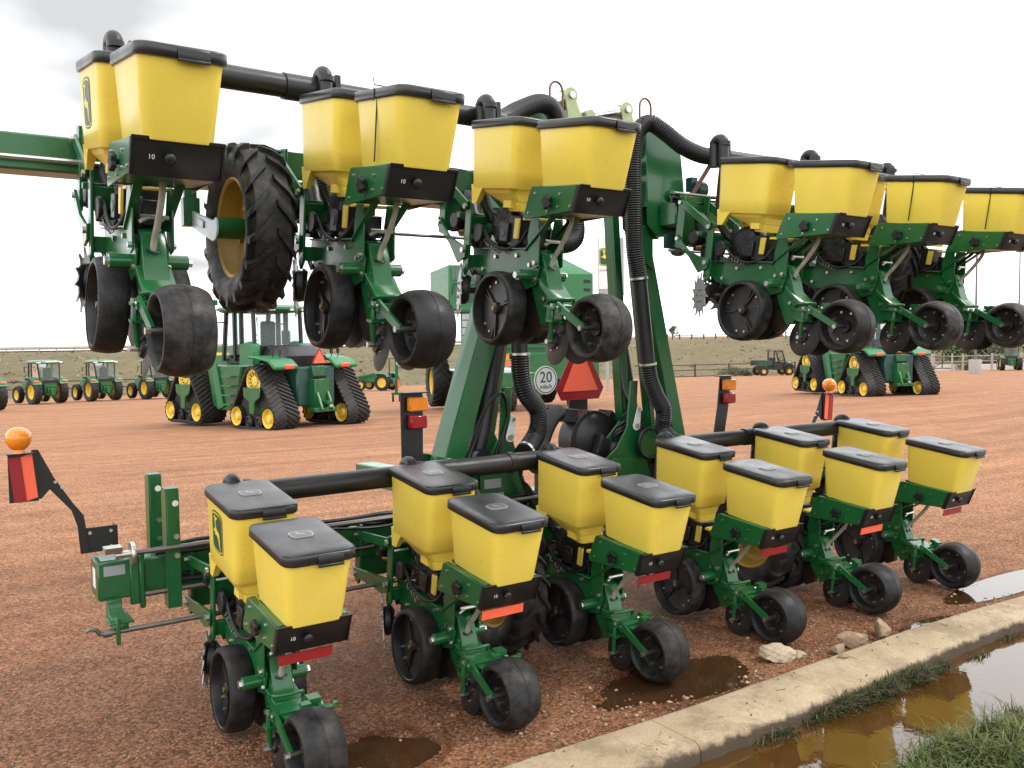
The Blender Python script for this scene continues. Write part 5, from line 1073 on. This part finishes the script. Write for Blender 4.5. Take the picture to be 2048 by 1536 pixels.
def tracked_tractor(px, py, left, label):
    global TRK
    if TRK is None: TRK = track_meshes()
    p = on_ground(px, py); T = tag(empty('tracked_tractor', p, heading(px, left)), label, 'tractor', 'tracked tractors in the lot')
    # origin is the rear-left track; shift everything so that it stands at (0,0)
    ox, oy = 1.22, 0
    for x in (0, 2.44):
        for y in (0, 3.75):
            link('track_belt', TRK[0], T, (x, y, .0)); link('drive_wheel', TRK[2], T, (x, y, 1.33)); link('undercarriage', TRK[4], T, (x, y, 0)); link('track_core', TRK[5], T, (x, y, 0))
            for dy in (-.78, .78): link('idler_wheel', TRK[1], T, (x, y+dy, .34))
            for dy in (-.25, .25): link('roller', TRK[3], T, (x, y+dy, .20))
    c = 1.22
    for sx in (-1, 1):
        MB().prism([(-.85, 1.72), (-.55, 1.92), (.1, 2.0), (.5, 2.02), (.5, 1.96), (.1, 1.93), (-.5, 1.84), (-.80, 1.62)], 'x', c+sx*.62, c+sx*1.42).build('fender', GRL, T, .03)
        MB().box((c+sx*.95, -.86, 1.72), (.30, .06, .12), rotm(.4)).build('tail_light', ORG, T, .02); 
        for d_ in (-.12, .12): MB().box((c+sx*1.0+d_, -.30, 2.12), (.07, .06, .14)).tube([(c+sx*1.0+d_, -.3, 1.96), (c+sx*1.0+d_, -.3, 2.08)], .015, 6).build('work_light', BLK, T)
    MB().box((c, .2, 1.15), (1.3, 1.9, 1.1)).build('rear_chassis', DKG, T, .05); MB().loft([rrect(.62, .75, .2, 1.70, c, .30), rrect(.66, .80, .25, 2.0, c, .3), rrect(.5, .6, .2, 2.28, c, .45)]).build('fuel_tank', BLK, T)
    MB().box((c, 2.4, 1.2), (1.35, 4.6, .9)).build('front_chassis', GRN, T, .04)
    # left and right side tanks with steps
    for sx in (-1, 1):
        MB().prism([(.95, 1.75), (2.85, 1.75), (2.55, .55), (2.3, .42), (1.35, .42)], 'x', c+sx*.70, c+sx*1.32).build('side_tank', GRN, T, .04)
        for k in range(4): MB().box((c+sx*1.40, 1.55-.02*k, .62+.27*k), (.22, .5, .035)).build('step', GRL, T)
        MB().bar((c+sx*1.36, 2.0, .5), (c+sx*1.36, 2.35, 1.75), .05, .3).build('step_rail', GRL, T)
        for (y, z0, y2) in ((1.05, 1.9, 1.1), (1.75, 1.85, 1.75), (2.1, 1.85, 2.1), (2.75, 1.85, 2.55)): MB().bar((c+sx*.80, y, z0), (c+sx*.80, y2, 3.30), .09, .09).build('cab_post', BLK, T)
        MB().add([(c+sx*.78, 1.05, 2.1), (c+sx*.78, 2.7, 2.0), (c+sx*.78, 2.52, 3.28), (c+sx*.78, 1.12, 3.28)], [(0, 1, 2, 3)]).build('side_window', GLS, T)
        MB().prism([(.95, 1.70), (1.75, 1.70), (1.70, 2.35), (1.25, 2.42), (.95, 2.34)], 'x', c+sx*.66, c+sx*.92).build('cab_corner_panel', GRL, T, .05); MB().tube([(c+sx*.8, 2.5, 3.0), (c+sx*1.35, 2.7, 2.98), (c+sx*1.35, 2.7, 2.5)], .025, 6).box((c+sx*1.36, 2.7, 2.55), (.22, .06, .45)).build('mirror', BLK, T)
    MB().add([(c-.68, 1.02, 2.30), (c+.68, 1.02, 2.30), (c+.72, 1.10, 3.28), (c-.72, 1.10, 3.28)], [(0, 1, 2, 3)]).build('rear_window', GLS, T); MB().add([(c-.7, 2.75, 1.9), (c+.7, 2.75, 1.9), (c+.75, 2.56, 3.28), (c-.75, 2.56, 3.28)], [(0, 1, 2, 3)]).build('windscreen', GLS, T)
    MB().loft([rrect(.84, .92, .1, 3.28, c, 1.85), rrect(.98, 1.06, .15, 3.36, c, 1.85), rrect(.98, 1.06, .15, 3.42, c, 1.85), rrect(.7, .8, .15, 3.50, c, 1.85)]).build('roof', GRL, T)
    for dx in (-.75, -.35, .35, .75): MB().box((c+dx, .82, 3.36), (.18, .06, .08)).build('roof_light', WHT, T)
    MB().box((c, 1.9, 1.85), (1.5, 1.6, .14)).box((c, 1.06, 2.10), (1.3, .06, .42)).build('cab_floor', BLK, T); MB().box((c, 1.75, 2.25), (.55, .5, .16)).box((c, 1.52, 2.65), (.52, .12, .75)).build('seat', SEAT, T, .06); MB().lathe([(.2, -.012), (.22, 0), (.2, .012)], (c, 2.3, 2.55), (0, -.5, .85), 16, 0, True).bar((c, 2.3, 2.55), (c, 2.5, 2.0), .06, .06).build('steering_wheel', BLK, T)
    MB().prism([(2.9, 1.3), (2.9, 2.35), (4.6, 2.2), (5.1, 1.9), (5.15, 1.2)], 'x', c-.55, c+.55).build('hood', GRL, T, .08); MB().box((c, 3.7, 2.05), (1.12, 1.2, .08)).build('hood_stripe', DYL, T); MB().tube([(c+.62, 3.0, 2.0), (c+.62, 3.0, 3.2)], .07, 10).build('exhaust', BLK, T)
    MB().box((c, -.85, .95), (.5, .35, .8)).box((c, -1.05, .50), (.75, .3, .12)).box((c, -1.2, .70), (.14, .4, .10)).prism([(-1.3, .5), (-.8, .5), (-.8, 1.1), (-1.05, 1.0)], 'x', c-.22, c-.14).prism([(-1.3, .5), (-.8, .5), (-.8, 1.1), (-1.05, 1.0)], 'x', c+.14, c+.22).build('drawbar', GRN, T, .015); MB().box((c, -.78, 1.55), (.42, .22, .34)).build('remote_valves', GRN, T, .02)
    for k in range(4): MB().tube([(c-.15+.1*k, -.90, 1.42), (c-.15+.1*k, -.98, 1.40)], .03, 8).build('coupler', BLK, T)
    MB().disc((c+.02, -1.28, .62), (0, -1, 0), .05, .10, 10).build('hitch_pin', STL, T); MB().prism([(c-.20, 1.80), (c+.20, 1.80), (c, 2.16)], 'y', -.93, -.92).build('slow_vehicle_sign', ORG, T); MB().prism([(c-.24, 1.78), (c+.24, 1.78), (c+.24, 1.82), (c+.03, 2.2), (c-.03, 2.2), (c-.24, 1.82)], 'y', -.918, -.91).build('slow_vehicle_sign_border', RED, T)
    return T
tracked_tractor(530, 857, 33, 'green tracked tractor with cab, left of the planter mast')
tracked_tractor(1722, 792, 33, 'green tracked tractor half hidden behind the right-hand press wheels')

# tall harvester behind the mast
hv = on_ground(905, 824); HV = tag(empty('harvester', hv, heading(905, 12)), 'tall pale green harvester standing behind the lift arms', 'harvester')
for x in (0, 4.2): wheel(HV, x, 2.6, .95, .65, .5, 20, -1 if x == 0 else 1)
for x in (1.75, 4.25): wheel(HV, x, -1.0, .60, .40, .32, 16, -1 if x < 2 else 1)
MB().box((1.7, 1.0, 1.15), (2.6, 5.0, .5)).box((1.7, -1.0, .65), (2.6, .25, .25)).build('chassis', GRN, HV, .03)
MB().box((.45, 1.2, 4.35), (1.25, 3.4, 1.55)).build('screen_house', GRL, HV, .04); MB().loft([rrect(.95, 1.9, .08, 3.6, 4.02, .9), rrect(.95, 1.9, .08, 4.80, 4.02, .9), rrect(.93, 1.85, .08, 4.85, 4.02, .9), rrect(.45, 1.2, .06, 5.45, 3.55, .9)]).build('engine_cover', GRL, HV)
for z in (4.25, 4.55): MB().box((4.72, -1.006, z), (.26, .02, .11)).build('vent_slot', BLK, HV, .01)
MB().box((.05, -.51, 4.95), (.0, .0, .0)).box((.45, -.515, 4.82), (1.05, .03, .42)).build('mesh_screen', mat('screen_dark', (.10, .16, .13), .6), HV)
for k in range(9): MB().tube([(-.06+.128*k, -.535, 4.62), (-.06+.128*k, -.535, 5.02)], .010, 5).build('screen_bar', GRL, HV)
MB().box((.45, -.512, 4.12), (.7, .02, .55)).build('radiator_grille', DKG, HV)
for k in range(8): MB().box((.45, -.53, 3.89+.065*k), (.68, .02, .018)).build('grille_bar', GRL, HV)
MB().tube(smooth_path([(-.05, -.56, 4.1), (.0, -.58, 4.45), (.25, -.6, 4.48), (.5, -.58, 4.42), (.9, -.58, 4.5)], 5), .02, 6).build('cable', BLK, HV)
MB().box((2.3, .6, 2.7), (2.9, 3.2, 1.7)).build('rear_basket', GRN, HV, .05); MB().box((2.6, .0, 3.55), (5.0, 2.4, .14)).build('deck', GRN, HV, .02)
for k in range(9): MB().tube([(.25, -.55, 1.4+.26*k), (.85, -.55, 1.4+.26*k)], .02, 6).build('ladder_rung', GRL, HV)
for x in (.25, .85): MB().tube([(x, -.55, 1.2), (x, -.55, 3.6)], .025, 6).build('ladder_rail', GRL, HV)
for k in range(5): MB().box((2.4, -1.06, 2.05+.22*k), (2.2, .06, .05)).build('basket_slat', GRL, HV)
MB().box((3.4, -1.35, 1.55), (3.2, .12, 1.0)).build('rear_beam', GRN, HV, .02); MB().box((1.62, -1.42, 1.95), (.16, .06, .18)).build('amber_light', AMB, HV); MB().box((1.72, -1.42, 1.70), (.30, .06, .14)).build('red_light', ORG, HV)
MB().box((5.2, 1.5, 1.4), (.7, 2.6, .8)).build('side_box', GRN, HV, .03)

# green implement tractor between the tracked tractor and the harvester
im = on_ground(775, 781); IM = tag(empty('loader_tractor', im, heading(775, 60)), 'open green tractor with yellow wheels between the tracked tractor and the harvester', 'tractor')
for sx in (-1, 1): wheel(IM, sx*.7, 0, .62, .36, .36, 16, sx); wheel(IM, sx*.62, 1.9, .42, .26, .25, 14, sx); MB().prism([(-.5, 1.05), (-.3, 1.28), (.3, 1.32), (.5, 1.15), (.45, 1.1), (.25, 1.25), (-.28, 1.2), (-.44, 1.0)], 'x', sx*.45, sx*.9).build('fender', GRL, IM, .02); MB().bar((sx*.45, -.45, 1.0), (sx*.45, -.45, 2.35), .06, .06).build('roll_bar', BLK, IM)
MB().bar((-.48, -.45, 2.35), (.48, -.45, 2.35), .06, .06).build('roll_bar', BLK, IM); MB().prism([(.6, .6), (.6, 1.3), (2.0, 1.18), (2.2, .95), (2.2, .6)], 'x', -.3, .3).build('hood', GRL, IM, .05); MB().box((0, 0, .7), (.7, 1.4, .4)).build('transmission', GRN, IM, .03); MB().box((0, -.1, 1.05), (.45, .4, .5)).build('seat', SEAT, IM, .08)
for sx in (-1, 1): MB().bar((sx*.55, .7, 1.25), (sx*.55, 2.6, .9), .10, .14).bar((sx*.55, 2.55, .95), (sx*.55, 2.9, .3), .10, .12).build('loader_arm', GRN, IM, .01)
MB().prism([(2.8, .15), (3.2, .1), (3.5, .2), (3.1, .65), (2.85, .6)], 'x', -.8, .8).build('loader_bucket', GRN, IM, .02)
# upright implement with reflector beside it
up_ = on_ground(793, 803); UP = tag(empty('folded_implement', up_, heading(793, 0)), 'upright green implement arm with a red reflector beside the open tractor', 'implement')
MB().bar((0, 0, .35), (.05, 0, 1.75), .12, .14).bar((.05, 0, 1.7), (.05, 1.2, 2.1), .10, .12).build('arm', GRN, UP, .01); MB().box((.12, -.09, .85), (.09, .012, .42)).build('reflector', ORG, UP)
for x in (-.16, .16): MB().box((x, -.02, .17), (.10, .12, .36)).build('stand_foot', BLK, UP, .02)
MB().box((.0, 0, .38), (.46, .14, .12)).build('foot_bar', GRN, UP)

# sign pylon behind the mast
sg = at_depth(1208, 52); SG = tag(empty('pylon_sign', sg, heading(1208, 14)), 'tall grey and white pylon sign with shield emblem behind the lift arms', 'sign')
MB().box((.45, .0, 7.25), (1.5, .35, 3.4)).build('sign_box', GREY, SG, .03); MB().box((-.05, -.186, 7.45), (.52, .02, 3.0)).build('white_panel', WHT, SG, .01); MB().box((.2, 0, 2.8), (.14, .2, 5.8)).box((.8, 0, 2.8), (.14, .2, 5.8)).build('post', GREY, SG)
def sfn(u, v, off): return (.12+u, -.198-off*2, 7.80+v)
decal(sfn, 1.05, None).build('emblem', [DGR, DYL], SG); me = text_mesh('JOHN DEERE', .20, BLK, .002); me.transform(Matrix.Translation((.3, -.20, 7.02)) @ Matrix.Rotation(pi/2, 4, 'X')); link('sign_lettering', me, SG)

# utility vehicle by the fence
ut = on_ground(1545, 751); UT = tag(empty('utility_vehicle', ut, heading(1545, -68)), 'black and green utility vehicle with roll cage parked by the fence', 'utility vehicle')
for sx in (-1, 1):
    for y in (-1.0, 1.05): wheel(UT, sx*.68, y, .38, .30, .17, 14, sx)
    for (y0, z0, y1, z1) in ((-.12, .95, -.12, 1.98), (.80, 1.05, .50, 1.98), (-.12, 1.95, .55, 1.95)): MB().bar((sx*.62, y0, z0), (sx*.62, y1, z1), .085, .085).build('roll_cage_bar', BLK, UT)
    MB().box((sx*.66, -.92, 1.0), (.06, 1.25, .40)).build('bed_side', DKG, UT, .01); MB().prism([(-.2, .45), (-.2, .95), (.3, .98), (.75, 1.12), (.85, .5)], 'x', sx*.58, sx*.66).build('side_panel', BLK, UT, .02); MB().prism([(.62, .55), (.8, .78), (1.2, .80), (1.42, .55), (1.5, .75), (1.2, 1.0), (.7, 1.0)], 'x', sx*.55, sx*.78).build('fender', BLK, UT, .02)
MB().box((0, 0, .62), (1.25, 2.5, .25)).build('chassis', BLK, UT, .02); MB().box((0, -.9, .86), (1.35, 1.2, .06)).box((0, -1.48, 1.0), (1.35, .05, .30)).build('cargo_bed', BLK, UT); MB().prism([(.7, .72), (.7, 1.12), (1.2, 1.05), (1.5, .8), (1.5, .6)], 'x', -.6, .6).build('hood', GRN, UT, .04); MB().box((0, .15, .92), (1.15, .45, .14)).box((0, -.02, 1.2), (1.15, .10, .45)).build('seat', SEAT, UT, .04); MB().loft([rrect(.66, .40, .06, 1.93, 0, .2), rrect(.70, .46, .06, 1.98, 0, .2)]).build('roof', BLK, UT); MB().lathe([(.15, -.01), (.17, 0), (.15, .01)], (-.3, .55, 1.22), (0, -.6, .8), 14, 0, True).build('steering_wheel', BLK, UT); MB().add([(-.58, .78, 1.15), (.58, .78, 1.15), (.58, .50, 1.9), (-.58, .50, 1.9)], [(0, 1, 2, 3)]).build('windscreen', GLS, UT)

UT.scale = (1.28, 1.28, 1.28)
# red car on the road above
xr, yr = at_lat(1535, 142); RC = tag(empty('red_car', (xr, yr, ridge_z(900)+.12), heading(1535, -62)), 'red car passing on the road above the bank', 'car')
MB().prism([(-2.3, .35), (-2.35, .95), (-1.6, 1.02), (-1.0, 1.52), (.6, 1.54), (1.3, 1.02), (2.2, .90), (2.35, .6), (2.3, .35)], 'x', -.88, .88).build('body', CARR, RC, .06)
for sx in (-1, 1):
    MB().prism([(-1.35, 1.04), (-.92, 1.45), (.5, 1.46), (1.05, 1.04)], 'x', sx*.885, sx*.89).build('side_window', BLK, RC); MB().box((sx*.68, -2.34, .82), (.34, .05, .16)).build('tail_light', ORG, RC)
    for y in (-1.4, 1.45): MB().lathe([(0, -.1), (.22, -.1), (.33, -.09), (.33, .09), (.22, .1), (0, .1)], (sx*.82, y, .33), (1, 0, 0), 20).build('wheel', RUB, RC)

# light poles on concrete bases
for px, d, h, lab in ((1951, 74, 11.6, 'tall light pole on a round concrete base near the right edge'), (2037, 96, 12.6, 'farther thin light pole at the right edge')):
    q = at_depth(px, d); LP = tag(empty('light_pole', q), lab, 'light pole', 'parking lot light poles')
    MB().lathe([(0, 1.2), (.48, 1.2), (.50, 1.17), (.50, -.1)], (0, 0, 0), (0, 0, 1), 22).build('concrete_base', CONC, LP); MB().tube([(0, 0, 1.2), (0, 0, h)], [.11, .07], 10).build('pole', STD, LP); MB().box((0, 0, h), (.9, .25, .10), rotm(0, 0, YAW*-1)).build('lamp_head', STD, LP); MB().box((0, 0, 1.23), (.36, .36, .05)).build('base_plate', STD, LP)
# far tractor at the right edge with machinery in front of it
small_tractor('small_tractor', 2021, 741, 8, 'far small green tractor at the right edge beside the light pole')
fm = on_ground(1972, 738); FM = tag(empty('parked_implement', fm, heading(1972, 40)), 'dark parked implement with a raised boom between light pole and far tractor', 'implement')
MB().box((0, 0, .75), (1.3, 2.2, .4)).build('body', BLK, FM, .05); MB().bar((0, -.8, .9), (0, 1.4, 2.6), .12, .12).build('boom', BLK, FM, .02); MB().bar((.3, .8, .9), (.2, -1.2, 2.2), .08, .08).build('strut', BLK, FM)
for sx in (-1, 1): wheel(FM, sx*.6, -.3, .38, .24, .2, 14, sx)
